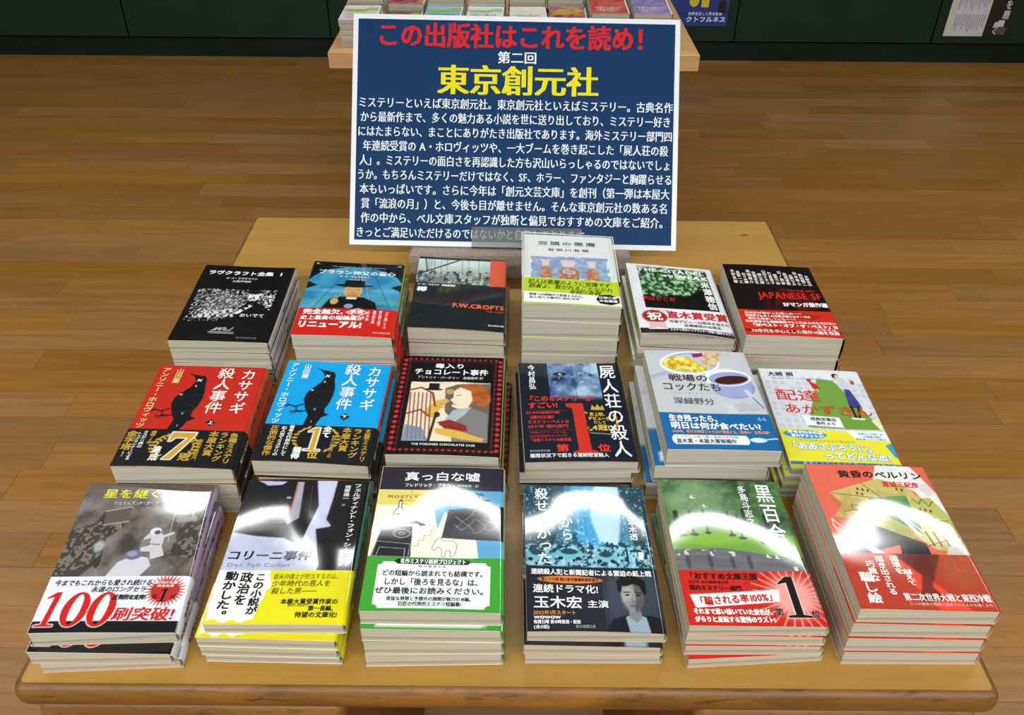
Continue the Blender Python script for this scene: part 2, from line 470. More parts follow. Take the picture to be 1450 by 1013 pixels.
# ---------------------------------------------------------------- the eighteen covers
W, H = 105.5, 149.5
COV = {}
def cover(key, bg, res, band=None, spine='e8e4da', bspine=None, card='card', gloss=True, spine_txt=None, spine_ink='333333', band_txt=None):
    p = Paint(W, H, res, bg)
    d = dict(p=p, t=Txt(), bt=Txt(), band=band, spine=spine, bspine=bspine, card=card, gloss=gloss, st=spine_txt, si=spine_ink, bst=band_txt)
    p.bandfill = lambda: p.rect(-1, band[0], W + 1, H + 1, band[1])
    COV[key] = d
    return p, d['t'], d['bt']

# 1 black cover with a speckled white photograph
p, t, _ = cover('black_speckle', '0b0b0c', 0.8, spine='cfcbd2', spine_txt='ラヴクラフト全集', spine_ink='454048')
n1 = p.noise(70, 75, 1, 2); n2 = p.noise(12, 12, 2, 4); n3 = p.noise(45, 45, 3, 2)
m = p.mrect(6, 50, 95, 113)
ph = (n1 > 0.62) * 0.85 + (n3 > 0.66) * 0.4
ph = np.maximum(ph, p.mell(39, 74, 22, 17, 0.5) * (n1 * 0.9))
p.mix(m * np.clip(ph, 0, 1), 'd9dcde')
p.mix(m * np.clip(p.mell(30, 100, 13, 8, .3) + p.mell(52, 97, 9, 8, .3), 0, 1) * (n3 > .42) * .9, 'e3e5e6')
p.mix(m * p.mpoly([(46, 113), (56, 96), (70, 72), (84, 80), (95, 92), (95, 113)]), '0b0b0c')
p.mix(m * p.mell(71, 62, 8, 11, .3) * (n3 > .38), 'e6e8e9')
p.mix(m * p.mell(70, 54, 8.5, 5, .3), '17181a')
p.mix(m * p.mpoly([(52, 103), (62, 90), (72, 78), (75, 82), (64, 96), (56, 106)]) * (n3 > .45), 'dfe2e3')
p.mix(m * p.mpoly([(84, 60), (95, 62), (95, 90), (88, 80), (82, 70)]) * (n1 > .5), 'dcdfe0')
p.mix(m * p.mpoly([(4, 113), (14, 108), (40, 107), (60, 108), (60, 115), (4, 115)]) * (n3 < .5), '0b0b0c')
p.line([(41, 131), (46, 125), (44, 130), (50, 125), (49, 130), (53, 125), (56, 126), (53, 129), (60, 130), (63, 125)], 1.1, 'dddddd')
p.line([(38, 132.5), (65, 133)], .8, 'dddddd'); p.line([(40, 135), (66, 135)], .8, 'dddddd')
t.h('ラヴクラフト全集', 7, 11, 83, 20, 'f4f4f4', .8); t.h('1', 89, 11, 93.5, 19.5, 'f4f4f4', .9)
t.h('H・P・ラヴクラフト', 31, 24.5, 67, 29, 'e0e0e0', .25); t.h('大西尹明訳', 39, 31, 61, 35, 'e0e0e0', .2)
t.h('おいでて', 64, 98, 91, 105, 'e6e6e6', .3); t.h('創元推理文庫', 70, 141, 92, 144, '8a8a8a')

# 2 blue cover with a priest in a wide hat
p, t, bt = cover('priest', '2f8cb4', 0.8, band=(98, 'cf2118'), spine='a9b63c', bspine='c8201a', card='card', spine_txt='ブラウン神父の童心', band_txt='リニューアル', spine_ink='3a4410')
n = p.noise(5, 7, 11, 4)
p.mix(np.clip((n - .35) * 1.6, 0, 1) * .8, '6db6cc'); p.mix(np.clip((.45 - n) * 3, 0, 1) * .7, '1c6a97')
for cx, cy, rx, c in ((35, 62, 20, '77b6d6'), (88, 60, 17, '6fb0d4'), (20, 84, 16, '5aa39c'), (92, 84, 18, '62a79a'), (60, 50, 16, '4f9cc6')): p.ell(cx, cy, rx, 4, c, .6, al=.7)
for x0, x1 in ((38, 14), (56, 55), (74, 78), (92, 98)): p.line([(x0 * .3 + 37, 0), (x1, 98)], .5, '163444')
p.poly([(0, 0), (106, 0), (106, 42), (99, 30), (84, 17), (66, 10.5), (40, 10.5), (20, 17), (7, 30), (0, 42)], '0d1210')
p.poly([(0, 44), (12, 52), (0, 60)], '111b1e'); p.poly([(106, 44), (94, 52), (106, 60)], '111b1e')
p.poly([(3, 3), (8, 3), (5, 5), (10, 7), (4, 6), (4, 9)], 'b9cf5a'); p.poly([(102, 3), (97, 3), (100, 5), (95, 7), (101, 6), (101, 9)], 'b9cf5a')
p.poly([(22, 100), (29, 80), (40, 74), (66, 74), (80, 84), (84, 100)], '0f1417')
p.ell(53, 62, 10.5, 14, 'd2a468'); p.ell(53, 70, 8, 6, 'c4955a', .3); p.line([(49, 71), (57, 71)], .7, '7a4530')
p.line([(46, 59), (50, 59)], .7, '4a3326'); p.line([(56, 59), (60, 59)], .7, '4a3326'); p.line([(53, 60), (52, 66), (54, 66)], .6, '9a6a3c')
p.ell(53, 50, 21, 3.6, '11161a'); p.ell(53, 43.5, 12, 8, '141a1e'); p.rect(47, 75, 59, 79, 'e9e5da'); p.poly([(48, 79), (53, 84), (58, 79)], '0f1417')
p.ell(35, 84, 4.5, 6, 'd2a468'); p.line([(36, 80), (40, 70)], 1.4, 'd2a468'); p.line([(34, 80), (36, 71)], 1.2, 'd2a468'); p.ell(52, 93, 5, 4.5, '7fa3c4')
t.h('ブラウン神父の童心', 8, 18, 97, 27, 'f2f2f2', .5, sl=.0); t.h('G・K・チェスタトン', 34, 29, 68, 33.5, 'eeeeee', .3); t.h('中村保男 訳', 44, 36, 62, 39, 'e0e0e0', .1)
t.h('THE INNOCENCE OF FATHER BROWN', 22, 9, 84, 11.5, 'd6dde0')
bt.h('完全無欠、', 5, 100.5, 55, 111, 'ffffff', .9); bt.h('史上最高の短編集が', 4, 113, 72, 121.5, 'ffffff', .6); bt.h('リニューアル!', 3, 123, 71, 136.5, 'ffffff', 1.6)
p.bandfill(); p.poly([(63, 96.5), (76, 105.5), (63, 115), (50, 105.5)], 'f2d6ce'); p.poly([(63, 98.5), (73, 105.5), (63, 113), (53, 105.5)], 'd23a30')
bt.h('新版', 56, 101.5, 70, 109, 'ffffff', .5, lay=2)
for i, s in enumerate(('「ブラウン神父」シリーズ', '新たな装いで贈る', '推理小説の古典', '全五集')): bt.v(s, 93 - i * 6.6, 101, 97 - i * 6.6, 134 - i * 4, 'ffe9e4', .15)
bt.h('創元推理文庫', 84, 141, 102, 144, 'ffd8d0')

# 3 dark cover with a grey harbour photograph and an orange block
p, t, _ = cover('harbour', '1a2224', 0.8, spine='a8b34e', spine_txt='樽', card='card_peach')
n = p.noise(9, 10, 21, 5); n2 = p.noise(40, 20, 22, 3)
m = p.mrect(0, 4, 86.5, 58)
p.mix(m, '9aa8a4'); p.mix(m * np.clip(1.2 - p.Y / 42, 0, 1) * (0.4 + n), 'cfdcd8'); p.mix(m * np.clip((p.Y - 28) / 22, 0, 1) * (n2 * 1.2), '4c5452')
p.mix(m * (n2 > .6) * (p.Y > 30) * .8, '20282a'); p.mix(m * (n2 < .3) * (p.Y > 34) * .8, 'c4ceca')
for x in (12, 15, 19, 27, 34, 52, 60, 72): p.line([(x, 4), (x + 1.5, 48)], .6, '56605e', .8)
p.line([(1, 40), (50, 3)], 2.2, '1c2224'); p.line([(8, 5), (12, 34)], 1.5, '39423f'); p.ell(62, 30, 3, 2.5, '3c4644'); p.line([(62, 32), (64, 40)], 1, '3c4644'); p.line([(40, 58), (86, 40)], 1.2, '2a3234', .8)
p.rect(86, 2, 105.5, 59.5, 'e0583a'); p.rect(0, 0, 86, 4, '1b2426')
p.line([(3, 124), (69, 75)], 4, '10171a', .8); p.ell(69, 74, 6, 4, '10171a'); p.line([(30, 130), (56, 92)], 2, '10171a', .6)
t.h('F・W・クロフツ　霜島義明訳', 4, 60.5, 47, 64.5, 'f4f4f4', .4); t.h('樽', 3, 67, 15, 78, 'ffffff', .8)
t.h('F.W.CROFTS', 46, 97, 104, 108, 'ee6a3a', 1.1); t.h('THE CASK', 84, 109, 104, 113.5, 'c0562f', .2); t.h('創元推理文庫', 87, 137, 104, 140, 'dddddd', .2)

# 4 white cover with blue painting, lime handwritten band
p, t, bt = cover('lime_band', 'f2f2f4', 0.8, band=(98, 'b9d22c'), spine='c9cf9a', bspine='b5cc30', card='card_white')
n = p.noise(16, 30, 31, 2)
m = p.mrect(10, 51, 95, 96.5); e = p.noise(14, 26, 33, 1); m2 = p.mrect(8, 49, 97, 99) * (e > .35)
p.mix(np.maximum(m, m2), '85a6d6'); p.mix(m * (n > .56) * .7, 'a6bfe4'); p.mix(m * (n < .36) * .6, '6c92cc')
for cx, w in ((25, 6.5), (51, 11.5), (78, 6.5)):
    p.poly([(cx - w * .8, 57), (cx + w * .8, 57), (cx + w * .55, 71), (cx - w * .55, 71)], 'f0d8d2'); nn = p.noise(30, 30, int(cx), 3)
    b = np.maximum(p.mell(cx, 84, w, 11, .2), p.mrect(cx - w * .95, 84, cx + w * .95, 97)); p.mix(b, 'c87434'); p.mix(b * (nn > .55) * .8, 'a4521e'); p.mix(b * (nn < .4) * .7, 'e6a262')
p.rect(44, 79, 58, 86, 'f1ece4'); p.rect(45.5, 80.5, 56.5, 84.5, '7c89b0')
for y in (76, 79, 82, 88, 92): p.line([(28, y), (33, y + .5)], .8, '8a3d1c'); p.line([(66, y), (74, y + 1)], .8, '9c4d22')
t.h('双頭の悪魔', 16, 14.5, 86, 24, '1a1a1e', .5); t.h('有栖川有栖', 27, 31, 77, 37.5, '1c1c20', .3)
bt.h('犯人は悪魔のように狡猾です', 5, 102, 96, 112, '2b3a12', .15, it=.25); bt.h('読者よ、欺かれることなかれ', 6, 111.5, 98, 121, '2b3a12', .15, it=.25); bt.h('有栖川有栖', 50, 120, 84, 129, '2b3a12', .1, it=.5)
p.bandfill(); p.rect(0, 127, 105.5, 148, 'f4f5ee')
bt.h('読者への挑戦が三度添えられた、', 6, 130.5, 67, 135.5, '26281e', .2); bt.h('犯人当ての傑作に挑む大作', 6, 136.5, 60, 141, '26281e', .2)
p.poly([(82, 127), (94, 125), (103, 131), (103, 141), (94, 146), (82, 144), (78, 136)], '15170f'); bt.h('江神二郎', 81, 129.5, 101, 134.5, 'ffffff', .4); bt.h('の名推理', 81, 136, 101, 141, 'ffffff', .4)

# 5 white cover with green shrub photograph, celebratory rosette band
p, t, bt = cover('green_shrub', 'ecebf0', 0.8, band=(99, 'f0eff3'), spine='d8d6c8', bspine='d8662a', card='card_peach')
n = p.noise(30, 32, 41, 4); n2 = p.noise(5, 5, 42, 3)
m = p.mrect(12, 5.5, 98, 96); p.mix(m, '3d6a3e'); p.mix(m * (n > .52), '7ca87a'); p.mix(m * (n > .62), 'b4cfae'); p.mix(m * (n < .4), '1c3a20')
edge = 74 - (p.X - 12) * .28 + (n2 - .5) * 26
dk = np.clip((p.Y - edge) / 4, 0, 1) + p.mpoly([(88, 40), (98, 30), (98, 96), (80, 96), (76, 70)], 4)
p.mix(m * dk, '0c120e')
t.h('THE CITADEL', 12, 7.5, 95, 17, 'f7f7f7', 1.1); t.h('OF THE', 43, 21, 55, 27, 'f7f7f7', .6); t.h('WEAK', 58, 18, 98, 28, 'f7f7f7', 1.2)
t.h('THE CITADEL OF WEAK by YONEZAWA HONOBU', 10, 2.5, 94, 5, '3c3c3c'); t.v('米澤穂信', 86, 30, 97, 94, 'f7f7f7', 1.0); t.h('犬はどこだ', 10, 72, 50, 81, 'd8241c', .4)
p.bandfill(); p.ell(20, 115, 15, 12.5, 'e9a9a4'); p.ell(20, 115, 13.6, 11.2, '9c1f26'); p.star(20, 115, 13.2, 14.6, 24, 'b23a3e'); p.ell(20, 115, 11.8, 9.8, 'a3222a')
p.poly([(12, 126), (30, 126), (31, 140), (21, 137), (11, 141)], 'eebfc0')
bt.h('祝', 11, 106, 29, 123, 'ffffff', 1.2); bt.h('直木賞受賞', 34, 102, 104, 118, 'cc2a2c', 1.3); bt.h('第166回', 24, 100.5, 38, 103.5, 'aa3030')
bt.h('作家デビュー20周年を迎えた', 35, 121, 103, 127.5, '30303a', .25); bt.h('米澤穂信の出発点', 50, 129, 92, 135, '30303a', .25)
p.rect(0, 138.5, 10.5, 146, '22262c'); p.rect(31.5, 138.5, 105.5, 149.5, '22262c'); p.rect(0, 141, 105.5, 149.5, '22262c')
bt.h('ミステリ界のトップランナーが描く傑作ミステリ', 33, 139.5, 104, 144.5, 'f4f4f4', .4)

# 6 black cover over red band
p, t, bt = cover('black_red', '120a0c', 0.8, band=(98.5, 'd32a18'), spine='1a1214', bspine='c8281a', card='card_white')
names_ = ['水野良樹', '星新一之', '佐々木譲', '高橋葉介', '佐藤史生', '横山光輝', '山田ミネコ', '竹宮恵子', '諸星大二郎', '石ノ森章', '萩尾望都', '吾妻ひでお', '松本零士', '和田慎二', '手塚治虫']
for i, s in enumerate(names_): t.v(s, 6 + i * 6.2 + .4, 12 + (i % 3) * 4, 6 + i * 6.2 + 5.4, 44, 'efe9e6', .25)
p.mix(p.mpoly([(50, 60), (60, 50), (80, 56), (96, 68), (90, 96), (70, 98), (58, 80), (44, 92)], 3) * .55, '7c1510')
p.mix(p.mpoly([(36, 62), (44, 70), (40, 84), (52, 98), (30, 98)], 3) * .35, '5a100e')
t.h('70s THE BEST', 66, 53, 98, 59, 'b82218', .5); t.h('JAPANESE SF', 30, 58, 102, 76, 'd02a1c', .5, bx=.9); t.h('SFマンガ傑作選', 54, 81, 104, 90.5, 'f4f0ee', .9)
p.bandfill(); p.mix(p.mpoly([(20, 98), (40, 104), (60, 99), (90, 110), (80, 118), (50, 112), (30, 122), (20, 134), (34, 140), (40, 133), (28, 130)], 1) * .5, '8a1810')
bt.h('日本SFが若かった頃への一一', 6, 103, 70, 108, 'fbeeea', .35); bt.h('漫画界でも多くの作家が様々なテーマの', 6, 109, 78, 114, 'fbeeea', .35); bt.h('傑作を発表していたーー!', 8, 115, 60, 119.5, 'fbeeea', .35)
bt.h('日本漫画でも短編漫画でもこれ以上のものはない', 4, 120.5, 103, 125.5, 'fbeeea', .45); bt.h('「SFベスト・オブ・ザ・ベスト」!!!', 8, 126.5, 103, 133.5, 'fff6f2', 1.0); bt.h('山田正紀', 78, 134.5, 100, 138, 'fbeeea', .1)
p.rect(0, 137.5, 105.5, 142.5, '2c0c0a', .6); bt.h('70年代を中心とした傑作14編を収録', 7, 138, 102, 145, 'fbeeea', .35)

# 7 / 8 red and cyan covers with a black bird
def bird(p, x, y):
    P = lambda pts: [(a + x, b + y) for a, b in pts]
    p.poly(P([(31, 11), (37, 14), (43, 15), (49, 17), (51.5, 22), (51.5, 30), (54, 40), (54.5, 52), (53, 64), (50, 74), (51, 80), (56, 82), (49, 87), (45, 101), (34, 101), (36, 84), (31, 74), (27, 60), (28, 50), (33, 42), (39, 33), (41, 24), (38, 18)]), '10141a')
    p.line(P([(28, 68), (21, 72), (15, 70)]), 1.7, '10141a'); p.line(P([(33, 78), (24, 78), (18, 80)]), 1.6, '10141a')
    for q in ([(15, 70), (11, 71)], [(15, 70), (12, 73)], [(22, 72), (24, 80), (20, 83)], [(24, 79), (29, 80)], [(15, 70), (13, 68)]): p.line(P(q), 1.0, '10141a')
    p.rect(31 + x, 45 + y, 34 + x, 47.5 + y, 'c9c2b4'); p.line(P([(36, 50), (52, 46)]), .35, '4a5866', .6); p.line(P([(41, 60), (53, 66)]), .35, '4a5866', .6); p.line(P([(34, 74), (52, 70)]), .35, '4a5866', .6)
for key, bgc, bsp, last, fx in (('red_bird', 'c22a1c', 'c9583a', '上', 0), ('cyan_bird', '0a9fe0', 'c9583a', '下', 1)):
    p, t, bt = cover(key, bgc, 0.72, band=(98.5, '15171a'), spine=bsp, bspine='17181b', card='card_peach', gloss=True, spine_txt='カササギ殺人事件', spine_ink='50201a', band_txt='ミステリ大賞')
    bird(p, 0 if fx == 0 else 1, 0); p.bandfill()
    p.poly([(71, 83), (76, 88), (71, 93), (66, 88)] if fx == 0 else [(72, 80), (77, 85), (72, 90), (67, 85)], '15171a')
    t.v('カササギ', 83, 4, 98, 75, 'f6f0ec', .5); t.v('殺人事件', 60, 2, 76.5, 75, 'f6f0ec', .4)
    t.v('山田蘭', 18, 5, 25.5, 29, 'f0d58a' if fx == 0 else 'f2efe0', .3); t.v('アンソニー・ホロヴィッツ', 4, 4, 12.5, 98, 'f0dd9a' if fx == 0 else 'f2efe0', .3)
    t.h(last, 68.5, 85, 73.5, 90.5, 'ffffff', .3) if fx == 0 else t.h(last, 69.5, 82, 74.5, 87.5, 'ffffff', .3)
    t.h('X', 42, 20.5, 47.5, 26, 'f0f0ee', .4); t.h('t', 42, 29, 45, 35, 'd8d8d0'); t.h('c', 40, 72, 44, 77, 'd8d8d0'); t.h('i', 41, 90, 43, 95, 'd8d8d0')
    gold = 'caa23c'
    for s in (-1, 1):
        cx, cy = (48, 123) if fx == 0 else (52, 118)
        for k in range(9):
            a = math.radians(35 + k * 14.5); p.ell(cx + s * 20 * math.sin(a), cy + 18 * math.cos(a), 2.6, 1.3, gold, rot=s * (math.pi / 2 - a) * -1)
            if fx == 0: p.ell(cx + s * 16.5 * math.sin(a), cy + 15 * math.cos(a), 2, 1.1, gold, rot=s * a)
    if fx == 0:
        p.digit('7', 40, 103, 61, 140, gold, .08, 'f4f2ea', 1.2); bt.h('冠', 55, 131, 66, 142, gold, .6, lay=2); bt.v('達成', 30, 123, 38, 143, 'f4f2ea', .7, lay=2)
        bt.v('各種ミステリ', 93, 102, 101, 143, gold, .4); bt.v('ランキング', 84, 101, 92, 141, gold, .4); bt.v('本屋大賞', 74, 100, 83, 134, gold, .4); bt.v('翻訳小説部門', 67, 112, 71, 140, gold, .1)
        bt.v('構想15年、', 22, 102, 27, 124, gold, .25); bt.v('ミステリ界の', 15, 102, 20, 126, 'f4f2ea', .2); bt.v('トップランナーによる', 10, 104, 14.5, 142, 'f4f2ea', .2); bt.v('金字塔!', 1, 102, 11, 138, gold, .5)
    else:
        p.digit('1', 43, 102, 58, 134, gold, 0, 'f4f2ea', 1.2); bt.v('全て', 56, 100, 64, 116, 'f4f2ea', 1.0, lay=2); bt.h('位', 48, 135, 58, 145, gold, 1.0, lay=2); bt.v('獲得', 34, 130, 42, 146, 'f4f2ea', .8)
        bt.v('主要ミステリ', 95, 101, 101, 145, gold, .3); bt.v('ランキング', 84, 101, 93, 141, gold, .4); bt.v('本屋大賞', 74, 100, 83, 133, gold, .4); bt.v('翻訳小説部門１位', 66, 112, 70, 142, gold, .1)
        bt.v('著者の代表作にして', 24, 100, 29, 143, 'f4f2ea', .25); bt.v('犯人当てミステリの', 17, 102, 22, 143, 'f4f2ea', .25); bt.v('圧倒的な傑作', 7, 101, 15, 143, gold, .4)

# 9 black cover, red scroll border, woman with red hair
p, t, _ = cover('red_scroll', '0e0c0d', 0.7, spine='b9cc6a', spine_txt='毒入り事件', card='card_white')
for k in range(17):
    for s in (0, 1):
        x = 8 + (W - 16) * k / 16; y = 5.5 if s == 0 else H - 5; q = 1 if s == 0 else -1
        p.poly([(x, y - 2.6), (x + 2.2, y + 1.5 * q), (x, y + .3), (x - 2.2, y + 1.5 * q)], 'c62a34'); p.line([(x - 2, y + 3 * q), (x + 2, y + 3 * q)], .5, 'a8202a')
for k in range(19):
    for s in (0, 1):
        y = 8 + (H - 16) * k / 18; x = 4 if s == 0 else W - 4; q = 1 if s == 0 else -1
        p.ell(x, y, 1.3, 2.6, 'c62a34'); p.poly([(x - 2.6 * q, y + 2.2), (x + 2.6 * q, y), (x - 2.6 * q, y - 2.2)], 'c62a34'); p.line([(x + 4 * q, y - 2.5), (x + 4 * q, y + 2.5)], .7, 'a8202a')
for q in ((9, 10, 96.5, 10.6), (9, 139, 96.5, 139.6), (9, 10, 9.6, 139.6), (96, 10, 96.6, 139.6)): p.rect(*q, 'a8202a')
p.rect(13, 43, 93, 131, 'eadcc2'); p.poly([(13, 46), (30, 42.5), (60, 41), (93, 44), (93, 50), (13, 50)], 'eadcc2')
nn = p.noise(10, 12, 51, 3); m = p.mpoly([(48, 52), (60, 45), (93, 44), (93, 131), (70, 131), (58, 100), (50, 88)], .5); p.mix(m, '6f655c'); p.mix(m * nn * .6, '574d46')
p.ell(74, 60, 17, 16, 'b5602e', .15); p.ell(86, 68, 8, 12, 'b5602e', .2)
p.mix(p.mell(76, 60, 16, 15, .1) * (p.noise(6, 40, 52, 2) > .55) * .5, '8c3f1c')
p.poly([(57, 56), (63, 50), (74, 56), (76, 70), (72, 82), (63, 84), (56, 80), (57.5, 74), (54, 70), (57, 66)], 'efdcc0')
p.line([(60, 63), (64, 62)], .7, '3a2a20'); p.line([(56.5, 76), (60, 77)], .9, 'b03a2c')
p.poly([(58, 84), (76, 82), (92, 90), (93, 131), (60, 131), (56, 112), (50, 104)], '7d7a78'); p.poly([(50, 104), (58, 86), (76, 80), (70, 92), (58, 106)], 'aab4ba')
p.poly([(44, 104), (56, 100), (72, 108), (74, 116), (54, 116)], '8c2f26'); p.line([(46, 108), (72, 114)], .7, '5e1c18')
p.poly([(42, 113), (54, 113), (66, 116), (80, 122), (90, 126), (88, 130), (70, 128), (54, 124), (44, 120)], 'd9b04a')
p.poly([(32, 84), (40, 72), (50, 68), (54, 72), (48, 78), (44, 88), (42, 98), (32, 96)], 'd9b04a'); p.line([(44, 76), (54, 78)], .8, 'a5802c'); p.line([(42, 80), (53, 83)], .8, 'a5802c')
p.rect(31, 44, 42, 54, '1e1a1a'); p.ell(36, 54, 9, 1.8, '1e1a1a'); p.ell(53, 57, 4, 4, 'c79a5a')
for x in range(0, 22, 4): p.line([(14 + x, 60), (18 + x, 128)], 1.3, '8e4630')
p.line([(14, 56), (24, 52), (36, 60), (40, 80)], 2.2, '7e3a26'); p.line([(14, 92), (26, 86), (36, 96)], 2.0, '7e3a26'); p.poly([(14, 108), (30, 112), (38, 131), (13, 131)], '6b7d9c', al=.8); p.line([(42, 90), (38, 131)], 2.6, '3a2420'); p.ell(43, 93, 3, 4, '3a2420')
t.h('毒入り', 34, 12, 66, 20, 'f6f6f6', .6); t.h('チョコレート事件', 14, 21, 90, 31, 'f6f6f6', .6); t.h('アントニイ・バークリー　高橋泰邦 訳', 18, 33, 85, 37.5, 'd8d8d8', .1); t.h('THE POISONED CHOCOLATES CASE', 23, 133.5, 82, 137.5, 'f0f0f0', .15)

# 10 navy cover with a blue face, large red numeral
p, t, _ = cover('navy_face', '101a2a', 0.7, spine='d8d39a', card='card_peach', spine_txt='屍人荘の殺人')
n = p.noise(7, 10, 61, 5); m = p.mrect(30, 0, 82, 62)
p.mix(m, '3b5c8c'); p.mix(m * np.clip((n - .45) * 3, 0, 1), '9fbcd8'); p.mix(m * np.clip((.42 - n) * 5, 0, 1), '132238'); p.mix(p.mrect(55, 0, 82, 62) * .25, 'c9dced'); p.ell(42, 18, 7, 3, '0d1626', .4); p.ell(42, 18, 1.5, 1.2, 'dfe9f2'); p.ell(70, 20, 7, 2.6, '26405f', .5)
p.mix(m * (p.noise(14, 18, 64, 3) > .6) * .5, 'b4cde2'); p.ell(56, 34, 3, 9, '1f3350', .7, al=.6); p.line([(55, 0), (57, 62)], .5, '0f1a2c', .7)
p.mix(p.mrect(0, 52, 82, 66) * np.clip((p.Y - 52) / 10, 0, 1), '101a2a')
for s in (-1, 1):
    for k in range(8):
        a = math.radians(35 + k * 14); p.ell(75 + s * 17 * math.sin(a), 92 + 17 * math.cos(a), 2.3, 1.1, 'c9a838', rot=s * a)
p.poly([(68, 76), (70, 68), (73, 73), (75, 67), (78, 73), (80, 68), (82, 76)], 'c9a838'); p.line([(64, 110), (86, 112)], 1, 'c9a838')
p.poly([(44, 66), (61, 66), (63, 134), (69, 136), (69, 139), (46, 139), (46, 136), (51, 134), (50, 74), (44, 71)], 'c9301f')
t.v('屍人荘の殺人', 83, 3, 100, 144, 'f6f6f6', .5); t.v('今村昌弘', 9, 3, 16.5, 44, 'f2f2f2', .3)
t.h('『このミステリーが', 5, 54, 72, 63, 'd8352a', .8); t.h('すごい!', 6, 64, 36, 74, 'd8352a', .8); t.h('2018年版国内編', 4, 78, 37, 82, 'c23a30', .3); t.h('〈週刊文春〉', 5, 84.5, 34, 89.5, 'd8352a', .4)
t.h('ミステリーベスト10', 5, 91, 45, 96.5, 'c23a30', .4); t.h('2017年 国内部門', 5, 98, 44, 103, 'c23a30', .4); t.h('「本格ミステリ・ベスト10」', 5, 107, 43, 111, 'a83028', .2); t.h('2018年版国内ランキング', 6, 112.5, 42, 116, 'a83028', .2); t.h('「本格ミステリ大賞受賞', 5, 117.5, 45, 122, 'c23a30', .3)
t.h('第', 30, 126, 42, 136.5, 'd8352a', 1.0); t.h('位', 69, 126, 81, 136.5, 'd8352a', 1.0)
t.h('史上初、', 66, 80, 84, 85.5, 'e0bf4a', .4); t.h('デビュー作', 64, 86.5, 86, 92, 'e0bf4a', .4); t.h('にして', 69, 92.5, 81, 97, 'e0bf4a', .3); t.h('4冠!', 67, 98, 84, 107, 'e0bf4a', .7)
t.h('創元推理文庫', 5, 133, 24, 136, 'b8bcc4'); t.h('極限状況下で起きる連続密室殺人', 5, 138, 78, 144, 'f2f2f2', .25)
p.line([(4, 76.5), (46, 77)], .4, 'a83028'); p.line([(4, 105), (46, 105.5)], .4, 'a83028')

# 11 pale grey cover with two pans, blue band
p, t, bt = cover('two_pans', 'c4c7c9', 0.7, band=(99, '1565a0'), spine='e0e4e8', bspine='1565a0', card='card_white')
p.line([(-2, 46), (26, 34)], 5, 'a9b0d0'); p.ell(44, 21, 31, 19.5, 'eceef4', rot=-.12); p.ell(45, 20, 28, 16.5, 'a3acd0', rot=-.12); p.ell(45, 21, 26, 15, 'b9c1de', rot=-.12)
ne = p.noise(26, 30, 71, 2); m = np.clip(p.mell(34, 22, 18, 11.5, .1) + p.mell(48, 29, 12, 6.5, .1), 0, 1); p.mix(m, 'e2c02c'); p.mix(m * (ne > .58), 'f4e27a'); p.mix(m * (ne < .38), 'c89a1c')
p.poly([(48, 6), (60, 3), (60, 9), (50, 12)], '9a2850'); p.poly([(54, 21), (64, 2), (80, 4), (70, 27)], 'dfc298'); p.mix(p.mpoly([(54, 21), (64, 2), (80, 4), (70, 27)]) * (ne > .55) * .6, 'c28e58')
p.ell(78, 46, 23, 17, 'e8eaf2'); p.ell(80, 58, 22, 18, '8e99c6'); p.poly([(57, 44), (101, 48), (96, 72), (70, 74), (60, 62)], '9ca6d0'); p.ell(79, 44, 23, 13, 'eceef4', rot=-.1); p.ell(79, 45, 20.5, 10.5, '9aa3cc', rot=-.1); p.ell(81, 47, 17, 6.5, '3e1a12', .1, rot=-.15); p.ell(74, 45, 8, 3, 'd8dae6', .4, al=.0)
p.line([(92, 64), (103, 90)], 5, 'c9cee2'); p.line([(96, 74), (103, 90)], 2, '7983ae')
for x, y in ((65, 82), (68, 90)): p.poly([(x, y), (x + 9, y + 1), (x + 8, y + 8), (x - 1, y + 7)], 'd8dade'); p.line([(x, y + 2), (x + 8, y + 3)], .4, '6e7e98'); p.line([(x, y + 5), (x + 7, y + 6)], .4, '6e7e98')
for k in range(4): p.line([(76 + i * 2.2, 84 + k * 3 + 1.3 * math.sin(i * 1.1)) for i in range(13)], .4, '7c8088')
t.h('戦場の', 18, 39.5, 58, 51, '4a3430', .6); t.h('コックたち', 9, 52.5, 69, 66, '4a3430', .5); t.h('A COOK WITH SOLDIERS', 16, 68, 62, 70, '7a7a7c'); t.h('深緑野分', 17, 76, 57, 86.5, '4c5258', .3)
bt.h('生き残ったら、', 8, 102, 58, 112, 'ffffff', .8); bt.h('明日は何が食べたい?', 8, 112.5, 93, 122.5, 'ffffff', .8); bt.h('1944年、若き合衆国コック兵が遭遇する、戦場の“日常の謎”', 8, 123.5, 101, 128, 'e89a5c', .25)
bt.h('66', 92, 102.5, 101, 110, '6fb4d8', .3)
p.bandfill(); p.rect(10, 130, 74, 143, 'f0f3f5'); p.ell(10.5, 136.5, 4, 6.5, 'f0f3f5'); p.ell(74, 136.5, 3.5, 6.5, 'f0f3f5')
bt.h('エルサレム賞に輝く著者の初長編', 10, 131.2, 68, 134.8, '6a7480'); bt.h('直木賞・本屋大賞候補作', 10, 135.5, 65, 142, '38485a', .3)
p.ell(86, 136, 8, 3.4, 'b9dff0'); p.ell(85, 136, 6, 2.2, 'dff0f8', .4); p.line([(94, 135), (105, 133)], 1.5, 'c9e6f2')

